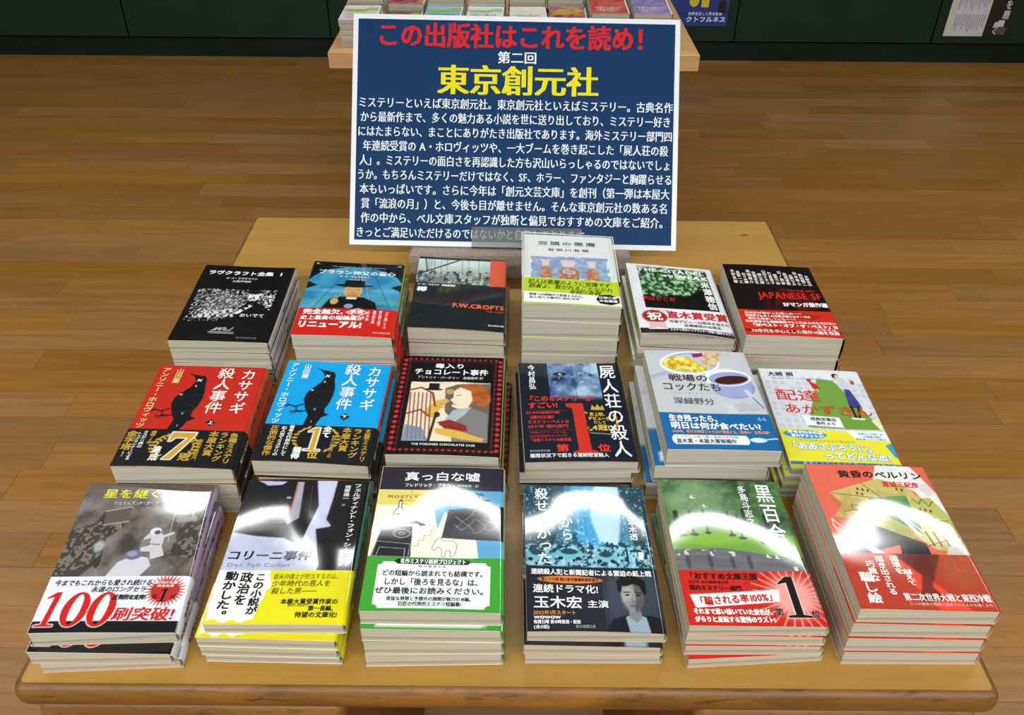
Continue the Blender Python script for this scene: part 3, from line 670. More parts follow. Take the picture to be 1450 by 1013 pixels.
# 12 pale cover with girl on green path, yellow band
p, t, bt = cover('green_path', 'd2d5da', 0.7, band=(95, 'e6dc32'), spine='e6e0d0', bspine='d8d02c', card='card_white')
p.rect(0, 0, 105.5, 20, 'e2e4e8', .6)
for i in range(13):
    for j in range(10):
        if (i * 7 + j * 3) % 4: p.rect(2 + i * 8, 12 + j * 8.5, 7.5 + i * 8, 18 + j * 8.5, 'b9bdc4', .55)
p.poly([(58, 15), (74, 17), (104, 92), (30, 92)], '6e9a3a'); p.poly([(96, 78), (106, 72), (106, 92), (101, 92)], 'e6dfae')
p.poly([(48, 18), (55, 24), (58, 32), (50, 32)], 'c62a22'); p.ell(49, 18, 2.3, 2.8, 'c62a22'); p.line([(54, 32), (55, 36)], .8, 'eee')
p.poly([(82, 30), (88, 31), (93, 58), (80, 60)], '3c3c82'); p.poly([(79, 14), (86, 14), (89, 30), (81, 31)], 'c2ccd2'); p.ell(79, 9.5, 4, 4, '2a1a16'); p.ell(80.5, 10.5, 2.8, 3.2, 'e8c09c'); p.line([(86, 18), (93, 22)], 1.8, 'c2ccd2'); p.rect(92, 16, 96, 22, 'c03028')
p.line([(82, 58), (82.5, 74)], 2.6, '1a1a1c'); p.line([(89, 58), (86, 74)], 2.6, '1a1a1c'); p.ell(81, 75.5, 4, 1.4, 'ece6de'); p.ell(87, 76, 4, 1.4, 'ece6de')
t.h('大崎 梢', 8, 5, 35, 13, '2a2a2c', .4); t.h('Delivery of the little red hood', 12, 15, 58, 17.5, '5a5a5e')
t.h('配達', 8, 34, 54, 53, 'd2281e', .3); t.h('あかずきん', 12, 57, 101, 73, 'd2281e', .3)
p.poly([(28, 74), (65, 75), (66, 90), (30, 89)], 'f0f0f2'); t.h('成風堂書店', 35, 76.5, 61, 82, '3c465a', .25, lay=1); t.h('事件メモ', 39, 83, 59, 88, '3c465a', .25, lay=1)
p.bandfill(); p.poly([(66, 94), (106, 94), (106, 108), (72, 107)], 'eef2f6'); p.ell(24, 103, 21, 6, '2f96d2'); bt.h('好きがわかれば', 8, 98, 42, 102.5, 'ffffff', .5); bt.h('思わずナットク!', 10, 103, 42, 107.5, 'ffffff', .5)
bt.h('本屋さんで起こる', 76, 97, 100, 100, '3f7fa8', .1); bt.h('不思議な謎を', 80, 101, 98, 104, '3f7fa8', .1); bt.h('書店員コンビが解決!', 72, 105, 102, 107.5, '3f7fa8', .1)
bt.h('「これらに込められた人に頼まれた', 8, 109.5, 70, 113, 'a89a28'); bt.h('「ああさぶろうに」', 3, 114, 88, 125, 'f4f8fa', .5, lay=1, out=('3a9ad2', .7)); bt.h('ってどんな本?', 34, 126.5, 98, 138, 'f4f8fa', .5, lay=1, out=('3a9ad2', .7))
p.rect(1, 140, 105, 144.5, '2f80b8'); bt.h('書店ミステリの決定版シリーズ第二弾', 12, 140.6, 100, 144, 'eef6fa'); p.poly([(98, 114), (106, 110), (106, 132), (102, 130)], '3a9ad2')

# 13 silver machinery picture with two space-suited figures, white band
p, t, bt = cover('machinery', '6c645f', 0.55, band=(98, 'e2e3e9'), spine='b39abb', bspine='e0dfe6', card='card_peach', spine_txt='星を継ぐもの', spine_ink='58486a', band_txt='100刷突破')
n = p.noise(8, 11, 81, 5); n2 = p.noise(40, 50, 82, 3)
p.mix(np.clip((n - .4) * 3, 0, 1) * .8, '8a8388'); p.mix(np.clip((.42 - n) * 4, 0, 1) * .8, '3a332e'); p.mix(np.clip(1 - p.Y / 26, 0, 1) * .8, '5c534d')
p.mix(p.mpoly([(0, 52), (18, 44), (22, 30), (40, 27), (41, 48), (30, 60), (32, 82), (20, 98), (0, 98)], 1) * .8, '35302c'); p.mix(p.mpoly([(0, 52), (18, 44), (40, 27), (41, 48), (30, 60), (30, 90), (0, 98)]) * (n2 > .56) * .75, '8b8076')
p.mix(p.mpoly([(86, 46), (106, 36), (106, 82), (84, 78)], 1) * .85, '3a3532'); p.mix(p.mpoly([(86, 46), (106, 36), (106, 82), (84, 78)]) * (n2 > .56) * .7, '8d847c')
p.poly([(22, 31), (42, 26), (43, 42), (24, 46)], '5c554e'); p.line([(22, 31), (42, 26)], 1.6, '9b9288'); p.line([(24, 46), (43, 42)], 1.6, '9b9288')
for k in range(4): p.line([(40 + 8 * k + i * 1.5, 22 + 3 * math.sin((i + k) * .5) + i * .3) for i in range(12)], .7, '2f2a27', .8)
p.ell(97, 30, 6.5, 16, '453f3b', .1); p.ell(97, 30, 4.5, 12.5, '7e766e', .1); p.ell(98, 31, 3, 9, '3b3633', .1); p.line([(84, 41), (96, 39)], 5, '8a8279'); p.line([(78, 22), (80, 64)], .6, 'b9b4b0')
p.poly([(60, 60), (64, 54), (70, 52), (76, 58), (76, 68), (80, 78), (70, 82), (68, 74), (60, 74)], 'c6c3c8'); p.ell(68, 53, 4.6, 4, 'e0dde2'); p.ell(69.5, 54, 2.6, 2.3, '55506a'); p.line([(72, 60), (82, 55)], 2.6, 'c9c5c9'); p.poly([(59, 62), (66, 60), (66, 68), (59, 70)], '7e7a80'); p.line([(64, 66), (74, 67)], .8, '5a5560')
p.poly([(40, 98), (46, 84), (56, 78), (68, 80), (72, 88), (66, 98)], 'cbc9cf'); p.ell(56, 77, 7, 5, '726a8c'); p.ell(55, 76, 4, 2.6, '9a92b4', .3); p.ell(27, 68, 4, 6, 'a9a6a8', .6); p.ell(30, 84, 2.6, 6, '3c3734'); p.line([(20, 92), (32, 78)], .8, '2a2624')
t.h('星を継ぐもの', 15, 6, 89, 17, 'e0d640', .4); t.h('ジェイムズ・P・ホーガン　池 央耿 訳', 26, 20, 86, 24, 'd8d4cc', .1)
p.bandfill(); p.rect(0, 139, 105.5, 149.5, '17171b')
bt.h('今までもこれからも愛され続ける', 5, 101.5, 78, 107.5, '2a2a30', .3, it=.15); bt.h('永遠のロングセラー', 34, 108, 80, 113.5, '2a2a30', .3, it=.15)
p.digit('1', 3, 113, 17, 144, 'c8201c', .1, 'e8e8ee', .7)
for x_ in (18, 37): p.digit('0', x_, 113, x_ + 19, 144.5, 'c8201c', .07, 'e8e8ee', .7)
p.rect(-1, 150, 1, 151, 'ffffff')
bt.h('刷突破!', 56, 127, 101, 139.5, 'c8201c', .6, lay=2, out=('e8e8ee', .5), it=.12, bx=.9)
bt.h('圧倒的な支持!', 52, 115.5, 76, 120.5, '17171b', .6, it=.15)
p.star(89, 112, 10, 16, 30, 'c84a44'); p.ell(89, 112, 10.5, 9.5, 'b8302c'); bt.h('創元SF文庫', 80, 103, 97, 106, 'f4e4e2', .2); bt.h('読者投票', 82, 106.5, 95, 109, 'f4e4e2', .1); p.digit('1', 85.5, 110, 92, 122, '141414', .12); bt.h('第', 80, 115.5, 84.5, 120, '7c1614', .2, lay=1); bt.h('位', 94, 115.5, 98.5, 120, '7c1614', .2, lay=1)

# 14 dark corridor photograph, yellow band with brushed white
p, t, bt = cover('corridor', '14151a', 0.55, band=(99, 'e2d81c'), spine='5fae9c', bspine='dcd31e', card='card', spine_txt='コリーニ事件', spine_ink='16433a', band_txt='本屋大賞受賞作')
p.poly([(60, -1), (78, -1), (77, 22), (75, 45), (80, 52), (76, 60), (74, 76), (80, 84), (76, 96), (70, 99), (60, 99), (58, 72), (62, 50), (66, 30)], 'c9c9e6', .6)
p.poly([(0, 60), (20, 64), (44, 66), (58, 74), (70, 82), (78, 78), (76, 100), (0, 100)], 'bfc2dc', .8)
p.poly([(43, 2), (49, 2), (52, 44), (43, 52)], 'a8a6b4', .6); p.line([(44, 5), (43, 50)], 1.2, 'b06a3c'); p.line([(20, 50), (42, 49)], 1, '8a4c2a'); p.line([(41, 34), (42, 49)], 1, '8a4c2a')
p.poly([(8, 1), (34, 2), (30, 6), (18, 7), (14, 4)], 'bdb6d8', .5); p.rect(37, 20, 41, 22.5, '9fa4bc'); 
for x in (18, 24, 30): p.ell(x, 34, 1.6, 1.8, 'a8673a', .6)
p.poly([(52, 2), (58, 2), (60, 60), (54, 74), (52, 60)], '1a1412'); p.line([(57, 6), (60, 48)], .8, '54342a'); p.poly([(68, 56), (84, 52), (90, 70), (90, 99), (78, 99)], '14151a', .6)
n = p.noise(8, 10, 92, 4); p.mix(np.clip((n - .5) * 2, 0, 1) * .2, '4a4c58')
t.v('フェルディナント・フォン・シーラッハ', 93, 3, 100, 96, 'f2f2f2', .3); t.v('酒寄進一', 85, 5, 90.5, 23, 'e8e8e8', .2); t.v('訳', 85.5, 27, 88.5, 30, 'c8c8c8')
t.h('コリーニ事件', 2, 79, 70, 89.5, '15151a', .5, it=.1, bx=.9); t.h('Der Fall Collini', 4, 91, 54, 96.5, '8c8aa4', .1)
p.bandfill(); nb = p.noise(14, 6, 93, 3); x1 = 40 + (nb - .5) * 16; m = (p.X < x1) & (p.Y > 99) & (p.X > 1.5 + (nb - .5) * 6) & (p.Y < 147 + (nb - .5) * 7); p.mix(m * 1.0, 'eceae6')
bt.v('この小説が', 29.5, 102, 38, 141.5, '16161a', .7); bt.v('政治を', 18, 101, 28, 133, '16161a', .7); bt.v('動かした。', 6, 100.5, 16.5, 146, '16161a', .8)
bt.h('新米弁護士が担当するのは、', 44, 102.5, 97, 108.5, '8a8214', .1, it=.1); bt.h('少年時代の恩人を', 44, 109, 90, 115.5, '4c480e', .1, it=.1); bt.h('殺した男――', 45, 116, 80, 122.5, '4c480e', .1, it=.1)
bt.h('本屋大賞受賞作家の', 54, 126.5, 98, 132, '1c1b0c', .35); bt.h('第一長編、', 76, 133, 98, 138, '1c1b0c', .35); bt.h('待望の文庫化!', 67, 138.5, 99, 144, '1c1b0c', .35); bt.h('翻訳小説部門', 60, 131.8, 76, 134, '1c1b0c')

# 15 blue, cream and black geometric cover, green band
p, t, bt = cover('geometric', 'e4ecd2', 0.55, band=(99, '3d9a34'), spine='bcc878', bspine='3d9a34', card='card', spine_txt='真っ白な嘘', band_txt='名作')
p.rect(0, 28, 46, 45, 'e0cf6a'); p.poly([(46, 27), (106, 27), (106, 100), (86, 100), (84, 82), (52, 70), (47, 45)], '5ba3cc'); p.poly([(52, 70), (57, 51), (84, 82), (84, 99), (0, 99), (0, 46), (47, 45)], 'e8efd6'); p.poly([(57, 80), (84, 84), (86, 99), (46, 99), (50, 80)], 'e8efd6')
p.rect(0, 0, 105.5, 28, '2a2533'); p.poly([(60, 49), (106, 45), (106, 82), (56, 79)], '26212c'); p.poly([(8, 68), (32, 68), (33, 99), (2, 99)], '26212c'); p.poly([(20, 62), (34, 61), (43, 66), (38, 67.5), (36, 65), (22, 66)], '26212c')
p.ell(24, 75.5, 7, 4.5, 'c8c8c2'); p.ell(24, 75.5, 6.3, 3.9, '26212c'); p.ell(24, 75.5, 2.5, 1.6, 'c8c8c2'); p.ell(24, 75.5, 2, 1.2, '26212c')
for q in ([(5, 84), (32, 86)], [(8, 90), (28, 91), (28, 99)], [(8, 90), (6, 99)], [(5, 84), (3, 99)], [(32, 86), (31, 99)]): p.line(q, .5, 'b8b8b2')
p.rect(18.5, 40, 21, 48, 'd8dcca'); p.line([(18.5, 40), (18.5, 48), (15.5, 52), (15, 63), (24, 63), (24, 52), (21, 48), (21, 40)], .6, '3a3a34'); p.ell(20, 57.5, 3.6, 3.6, '3a3a34'); p.line([(16, 57), (23, 57)], .4, 'e8efd6'); p.rect(18.2, 39, 21.3, 41, '5a4a30')
p.line([(34, 88), (38, 88), (38, 82), (42, 82), (42, 77), (47, 77), (47, 71), (51, 71)], .5, 'b08c34'); p.line([(28, 28), (28, 33), (44, 33)], .4, '9a8a3a'); p.line([(46, 45), (106, 50)], .3, '3a5a78')
p.ell(85, 38.5, 9, 1.8, '2c2630'); p.line([(84, 38), (84.5, 32)], 1, '2c2630')
for a in (-2.6, -2.0, -1.2, -.5, .1): p.line([(84.5, 32), (84.5 + 4 * math.cos(a), 32 + 2.6 * math.sin(a) + .8)], .9, '2c2630')
el = [(50, 86), (52, 81), (55, 79), (58, 82), (62, 82), (66, 82), (69, 86), (68, 94), (66, 98), (64, 98), (64, 92), (60, 92), (60, 98), (57, 98), (57, 91), (54, 88), (51, 92), (49, 90)]
p.line(el + [el[0]], .45, '4a4a42')
rw = [(66 + 3.2 * i + 1.5 * math.sin(i * 2.1), 56 + 6 * math.sin(i * .9)) for i in range(12)]; p.line(rw, .5, 'a8a8a8'); p.line([(a, b + 9) for a, b in rw], .5, 'a8a8a8'); p.line([(a + 1, 120 - b + 4) for a, b in rw if 120 - b + 4 < 78], .4, 'a8a8a8')
t.h('真っ白な嘘', 20, 6.5, 85, 17.5, 'f2f2ee', .5); t.h('フレドリック・ブラウン', 21, 20, 64, 24.5, 'e6e6e0', .25); t.h('越前敏弥・訳', 66, 20.8, 84, 24.3, 'c0c0bc', .1)
t.h('MOSTLY MURDER', 8, 33.5, 64, 38, 'b05a34', .3); t.h('Fredric Brown', 19, 38.5, 46, 41, '9a6a3a')
p.bandfill(); p.rect(9, 104, 96, 147, 'ecf0ee'); 
for cx, cy in ((9, 104), (96, 104), (9, 147), (96, 147)): p.ell(cx, cy, 4, 3.4, '3d9a34')
p.poly([(24, 101), (78, 101), (81, 103.5), (78, 106), (24, 106), (21, 103.5)], '16201a'); bt.h('名作ミステリ新訳プロジェクト', 26, 101, 77, 106, 'f0f0ea', .35, lay=1); bt.h('創元推理文庫', 40, 107, 62, 109.5, '4a5a50')
bt.h('どの短編から読まれても結構です。', 13, 112, 93, 118, '20242a', .3); bt.h('しかし「後ろを見るな」は、', 15, 119.5, 90, 126.5, '20242a', .35); bt.h('ぜひ最後にお読みください。', 9.5, 128, 95, 134.5, '20242a', .35)
bt.h('奇抜な発想と予想外の展開が魅力の18編。', 19, 136.5, 84, 140.5, '20242a', .2); bt.h('巨匠の代表的ミステリ短編集!', 28, 141, 75, 145.3, '20242a', .2)

# 16 cyan city street, dark band with a man's portrait
p, t, bt = cover('city_rain', '2c6a84', 0.55, band=(88.5, '20242e'), spine='d0cc98', bspine='20242e', card='card_peach')
n = p.noise(14, 20, 101, 4); n2 = p.noise(50, 60, 102, 3)
p.mix(np.clip((n - .4) * 3, 0, 1) * .8, '5fa3bd'); p.mix(np.clip((.4 - n) * 5, 0, 1) * .8, '123544')
p.mix(p.mpoly([(40, 0), (80, 0), (72, 50), (60, 70), (44, 60)], 3) * .85, '4aa8dc'); p.mix(p.mpoly([(62, 0), (84, 0), (82, 40), (78, 66), (62, 62), (56, 34)], 3) * .9, 'c9e4f0')
p.mix(p.mpoly([(0, 0), (36, 0), (34, 30), (22, 70), (0, 78)], 1.5) * .7, '123040'); p.mix(p.mpoly([(84, 0), (106, 0), (106, 88), (94, 84), (88, 50)], 1.5) * .75, '14303e')
for x in (38, 42, 46, 50): p.line([(x, 0), (x + 2, 54)], .7, '1f6c9c', .6)
p.mix(p.mrect(0, 66, 106, 88) * (n2 > .5) * .75, '9fd0dc'); p.mix(p.mrect(0, 62, 106, 88) * (n2 < .42) * .85, '12323e'); p.mix((n2 > .7) * .6, 'b8e2ee')
for x0, y0, w in ((36, 76, 12), (10, 78, 10), (66, 78, 9)): p.ell(x0, y0, w, 5, '6fb4c6', .2); p.ell(x0, y0 - 3, w * .6, 3, '1c4654', .2); p.ell(x0 - w * .6, y0 + 4, 2, 1.8, '10242c'); p.ell(x0 + w * .6, y0 + 4, 2, 1.8, '10242c')
p.rect(93, 72, 97, 80, 'e8f2f4'); p.line([(84, 70), (84, 84)], 1.4, '0c1c22')
t.v('殺せ', 9, 3, 21, 31, 'f4f6f6', .5); t.v('なかった', 9, 36, 22, 87, 'f4f6f6', .5); t.v('だから', 30, 21, 41, 62, 'e8f2f6', .5); t.v('一本木透', 88, 29, 95, 60, 'f2f4f4', .3); t.v('ICHIHONGI TORU', 98, 32, 100.5, 56, 'b8d8e0')
p.bandfill()
for x, y, r_, c in ((88, 112, 11, '171b22'), (92, 140, 22, '14171e')): p.ell(x, y, r_, r_ * (1.2 if r_ < 15 else .9), c, .5)
m = p.mrect(64, 94, 106, 149.5) * p.mell(84, 120, 26, 34, .6); p.mix(m * .5, '3c4654')
p.mix(p.mrect(60, 92, 106, 149.5) * p.mell(84, 118, 30, 34, .9) * .5, '46505e'); p.poly([(60, 149.5), (66, 138), (78, 134), (96, 134), (106, 138), (106, 149.5)], '14181f', .5)
p.poly([(76, 136), (84, 132), (92, 136), (94, 149.5), (78, 149.5)], '8fa3b4', .5); p.poly([(79, 126), (88, 126), (89, 136), (84, 141), (79, 136)], '7d7f80', .5)
p.poly([(74.5, 108), (78, 104), (88, 104), (92.5, 109), (92, 122), (88, 129), (83.5, 132), (79, 128), (75, 120)], '8d8a88', 1)
p.mix(p.mell(79.5, 117, 5, 11, .6) * .6, 'b5b1ad'); p.mix(p.mpoly([(85, 104), (92.5, 108), (92.5, 122), (88, 131), (84, 131), (86, 120)], 1.5) * .6, '33363c')
p.mix(p.mell(83.5, 124, 6, 4.5, .8) * .35, '4a4848')
p.poly([(72.5, 113), (72, 102), (77, 96.5), (88, 96.5), (95, 102), (94.8, 114), (92.6, 115), (90, 107), (85, 104.5), (79, 107), (76, 106.5), (75, 112)], '101217', 1)
p.line([(77, 112.6), (81.8, 112.6)], 1.1, '26272b', .85); p.line([(86, 112.8), (90.5, 113.2)], 1.1, '1c1d20', .85); p.ell(79.6, 115.2, 1.9, .8, '1d1e22', .3); p.ell(88, 115.4, 1.8, .8, '141519', .3); p.line([(83.4, 114), (82.6, 121), (84.8, 121.6)], .8, '5c5a58', .6); p.line([(80.6, 125.6), (86.2, 125.6)], 1.1, '54403e', .8)
bt.h('連続殺人犯と新聞記者による緊迫の紙上戦', 4, 91.5, 101, 97.5, 'f2f2f2', .35); p.ell(35, 101.7, 26, 3.6, 'd87c38'); bt.h('第二十七回 鮎川哲也賞優秀賞受賞作', 12, 100, 58, 103.4, '3a1c0c', .15)
bt.h('連続ドラマ化!', 5, 106.5, 57, 115, 'f2f2f2', .4); bt.h('玉木宏', 5, 117.5, 43.5, 129.5, 'f6f6f6', .5); bt.h('主演', 47, 121, 64, 128.5, 'f2f2f2', .3)
bt.h('2022年1月スタート', 5, 131, 38, 135.3, 'd8813c', .3); bt.h('WOWOW', 5.5, 135.7, 26, 139, 'f2f2f2', .5); bt.h('毎週日曜 夜10時放送・配信', 5, 139.5, 41, 143.2, 'e8e8e8', .25); bt.h('(全5話)', 5, 144, 17, 147.5, 'e8e8e8', .2); bt.h('創元推理文庫', 37, 144, 52, 147, 'b0b0b4')

# 17 green park with lake and birds, red band
p, t, bt = cover('park', '3c6136', 0.55, band=(98.5, 'c42318'), spine='e0dcb0', bspine='b82018', card='card_peach')
n = p.noise(9, 12, 111, 5); n2 = p.noise(30, 36, 112, 3)
p.mix(np.clip((n - .45) * 3, 0, 1) * .8, '5f8a48'); p.mix(np.clip((.45 - n) * 4, 0, 1) * .9, '1f3a24'); p.mix((n2 > .6) * .25, '86aa66'); p.mix(p.mell(30, 22, 30, 24, .9) * .45, 'a9c2a0')
p.mix(p.mpoly([(0, 58), (30, 53), (60, 56), (106, 62), (106, 84), (0, 84)], 3), '6fa03e'); p.mix(p.mell(30, 66, 34, 6, .8) * .6, '97c24e')
for x, y, w in ((8, 58, 4), (20, 57, 2.4), (32, 55, 1.6), (52, 57, 1.8), (60, 60, 2), (66, 54, 3), (84, 60, 4), (92, 66, 3)): p.line([(x, y - 20), (x, y + 5)], w, '18261a', .9); p.ell(x, y + 5, w * 1.6, 1.5, '1c2f1c', .5)
p.mix(p.mpoly([(0, 78), (40, 76), (90, 84), (100, 92), (106, 99), (0, 99)], 1), '5c5a5e'); p.mix(p.mpoly([(0, 78), (40, 76), (90, 84), (106, 99), (0, 99)]) * p.noise(4, 50, 113, 2) * .8, '7c7a80'); p.mix(p.mrect(0, 78, 50, 84) * (n2 > .62), 'c8d4c4')
for x in (10, 28, 46, 60): p.ell(x, 90, 2, 7, '33383a', .6, al=.6)
def gull(x, y, s, c):
    p.poly([(x - s, y - s * .5), (x - s * .3, y), (x, y - s * .9), (x + s * .35, y), (x + s, y + s * .3), (x, y + s * .35)], c)
gull(25, 21, 4, 'e6eadf'); gull(34, 31, 3.4, 'dfe4da'); gull(42, 42, 4, 'e6eadf'); gull(49, 44, 3, 'dfe4da'); gull(76, 84, 3.6, 'e6eadf'); gull(83, 85, 3.4, 'e6eadf'); gull(75, 58, 3, '16201a'); gull(75, 70, 3, '16201a'); p.rect(94, 94, 97, 98, 'e8ebe4')
for q in ([(88, 17), (96, 24)],): pass
t.v('黒百合', 82, 3, 98, 71, 'f6f6f4', .6); t.v('多島斗志之', 67, 6, 75, 52, 'eef0ec', .3)
p.bandfill(); cx, cy = 86, 123
for k in range(28):
    a0 = 2 * math.pi * k / 28; w = .045
    p.mix(p.mpoly([(cx + 13 * math.sin(a0 - w), cy + 13 * math.cos(a0 - w)), (cx + 34 * math.sin(a0 - w * .5), cy + 30 * math.cos(a0 - w * .5)), (cx + 34 * math.sin(a0 + w * .5), cy + 30 * math.cos(a0 + w * .5)), (cx + 13 * math.sin(a0 + w), cy + 13 * math.cos(a0 + w))]) * (p.Y > 98.5) * (p.X > 56) * .75, 'eda89c')
p.mix(p.mell(cx, cy, 18, 19, .7) * .9, 'eeaca4')
bt.h('「おすすめ文庫王国', 5, 101, 62, 107.5, '2c0d0a', .6); bt.h('2010年 本の雑誌増刊号', 6, 108.5, 38, 111.5, '3a120e', .15); bt.h('国内ミステリー部門', 6, 113, 47, 118, '2c0d0a', .5)
p.poly([(5, 122), (76, 116), (74, 127.5), (8, 134)], 'f4efec'); bt.h('「騙される率100%」', 8, 123.8, 73, 132.5, 'c02418', .5, lay=1, sl=-.085)
bt.h('それまで思い描いていた景色が、', 5, 134.5, 68, 140, 'fff4f0', .6); bt.h('がらりと反転する驚愕のラスト!', 5, 141.5, 66, 147, 'fff4f0', .6)
p.digit('1', 76, 104, 96, 142, '14100f', 0, 'f4e4e0', .5); bt.h('第', 67.5, 134, 74, 141, '1c1210', .5, lay=4, out=('f4e4e0', .3)); bt.h('位', 95, 136, 101.5, 143, '1c1210', .5, lay=4, out=('f4e4e0', .3))

# 18 salmon collage cover, dark red translucent band
p, t, bt = cover('collage', 'dd6650', 0.55, band=(97, 'b23a26'), spine='e2b89a', bspine='c98a70', card='card_peach')
n = p.noise(12, 16, 121, 4)
p.poly([(62, -1), (92, -1), (104, 30), (106, 60), (92, 50), (86, 30), (70, 20), (52, 22)], 'e6e2e0', .8)
p.poly([(12, 33), (58, 16), (80, 24), (88, 38), (62, 42), (18, 44)], 'c6b466'); p.poly([(8, 60), (24, 38), (58, 44), (52, 60), (20, 62)], 'bda558'); p.poly([(62, 42), (96, 36), (106, 60), (104, 72), (80, 80), (66, 60)], 'b4b45c')
p.poly([(42, 39), (76, 35), (76, 72), (66, 78), (52, 58)], '3f7a3c'); p.mix(p.mpoly([(42, 39), (76, 35), (76, 72), (66, 78), (52, 58)]) * np.clip((n - .45) * 3, 0, 1), '66a055'); p.poly([(34, 62), (50, 56), (76, 76), (60, 84), (36, 72)], 'aaa858')
p.poly([(10, 62), (22, 64), (34, 66), (74, 86), (74, 98), (8, 98), (24, 76), (30, 66)], '14100f'); p.poly([(26, 96), (52, 88), (50, 99), (24, 100)], 'dd6650'); p.poly([(26, 64), (36, 62), (24, 76), (16, 74)], 'dd6650')
p.poly([(66, 76), (96, 64), (106, 74), (106, 96), (80, 92)], 'c2b86a'); p.poly([(96, 78), (106, 76), (106, 99), (86, 97)], 'dcd4d4')
for x, y in ((36, 27), (40, 28), (44, 29), (34, 32), (38, 33), (70, 26), (74, 27), (82, 48), (86, 49), (90, 50), (78, 56), (84, 56), (90, 58)): p.rect(x, y, x + 2, y + 3, '3a3224')
for x in (78, 84, 90): p.line([(x, 74), (x + 2, 88)], 1.6, '3a2e20'); p.line([(84 , 70), (84, 70)], 1, '2a2420')
for q in ([(42, 22), (54, 38)], [(14, 34), (60, 40)], [(18, 54), (58, 46)], [(38, 66), (50, 56), (76, 76)], [(80, 38), (84, 44), (88, 38), (92, 46), (97, 40)], [(68, 62), (102, 62)], [(70, 90), (104, 78)], [(26, 46), (40, 50), (40, 56), (26, 52), (26, 46)]): p.line(q, .6, '2c2620')
p.mix((n > .6) * p.mrect(12, 20, 106, 92) * .12, '5c4a2a')
p.poly([(52, 43), (55, 44), (66, 56), (67, 62), (74, 78), (71, 78), (63, 62), (54, 48)], 'ece8e4'); p.line([(66, 60), (76, 74)], 1.4, 'ece8e4')
for q in ([(5, 62), (4, 70), (8, 80), (14, 85), (18, 82), (16, 76), (8, 68), (5, 62)], [(4, 70), (12, 78)], [(8, 72), (14, 80)]): p.line(q, .8, 'ece8e4')
p.poly([(14, 84), (18, 82), (40, 99), (30, 99)], 'ece8e4')
t.h('黄昏のベルリン', 25, 7, 99, 16, '1e1410', .6); t.h('連城三紀彦', 60, 19, 92, 26, 'c8352a', .4)
p.bandfill(); p.mix(p.mpoly([(34, 97), (44, 97), (84, 149.5), (60, 149.5)], 1), 'e8442a'); p.mix(p.mpoly([(42, 97), (80, 97), (62, 128), (68, 140), (48, 142), (58, 118)], 2) * .8, '4e1d12'); p.mix(p.mell(90, 112, 16, 18, .9) * .4, '9a6a3c')
bt.v('国境を', 38, 99, 45, 117, 'fbf0ea', .35); bt.v('越えて', 44, 112, 51, 128, 'fbf0ea', .35, lay=1); bt.v('描き出される', 26, 100, 33, 137, 'fbf0ea', .35); bt.v('巧緻な', 17, 105, 24, 125, 'fbf0ea', .35); bt.v('騙し絵', 8, 116, 19, 145, 'fbf0ea', .7)
bt.h('第二次世界大戦と東西冷戦', 36, 134.5, 102, 142, 'f6e6e0', .35); bt.h('二つの戦争の傷跡に翻弄される人々を描く大作', 38, 143, 101, 146, 'ecc8bc')
p.line([(88, 101), (88, 113), (94, 113)], .6, 'd8604a'); p.line([(94, 101), (104, 103), (104, 114), (98, 114)], .6, 'd8604a')

# ---------------------------------------------------------------- poster text (millimetres, 420.5 x 297.5)
PW, PH = 420.5, 297.5
PT = Txt()
def pxmm(x, y):   # measured on the sheet itself
    return (x, y)
BLUEW = 'e6eef4'
PT.h('この出版社はこれを読め！', 30, 9.5, 392, 43, 'cf2b2f', 1.0, bx=2.2)
PT.h('第二回', 186, 45, 237, 61.5, 'f0f2f4', .3, bx=.7)
PT.h('東京創元社', 109, 62.5, 317, 103, 'e8dc1e', .6, bx=2.8)
body = [('ミステリーといえば東京創元社。東京創元社といえばミステリー。古典名作', 8, 413), ('から最新作まで、多くの魅力ある小説を世に送り出しており、ミステリー好き', 11, 411),
        ('にはたまらない、まことにありがたき出版社であります。海外ミステリー部門四', 8, 413), ('年連続受賞の A・ホロヴィッツや、一大ブームを巻き起こした「屍人荘の殺', 15, 408),
        ('人」。ミステリーの面白さを再認識した方も沢山いらっしゃるのではないでしょ', 11, 412), ('うか。もちろんミステリーだけではなく、SF、ホラー、ファンタジーと胸躍らせる', 8, 414),
        ('本もいっぱいです。さらに今年は「創元文芸文庫」を創刊（第一弾は本屋大', 12, 411), ('賞「流浪の月」）と、今後も目が離せません。そんな東京創元社の数ある名', 14, 409),
        ('作の中から、ベル文庫スタッフが独断と偏見でおすすめの文庫をご紹介。', 14, 410), ('きっとご満足いただけるのではないかと自負しております。', 8, 314)]
for i, (s, a, b) in enumerate(body):
    y = 106.6 + i * 18.55
    PT.h(s, a, y, b, y + 14.6, BLUEW, 0, bx=.5)

# text of the two sheets on the green cabinets
FT = Txt()
FT.h('クトフルネス', 0, 84, 190, 112, 'dfe6ee', 2.0); FT.h('世界を正しく見る習慣', 8, 64, 168, 80, 'dfe6ee', .8)
NT = Txt()
NT.v('に気を磨', 150, -90, 178, 66, 'c8ccd4', 1.5); NT.v('磨く', 124, 74, 150, 128, 'c8ccd4', 1.5)

for d in COV.values():
    for s in (d['st'], d['bst']):
        if s: ALLCH.update(s)
BTX = '本棚から選ぶ文庫新刊名作'
ALLCH.update(BTX)
make_glyphs()

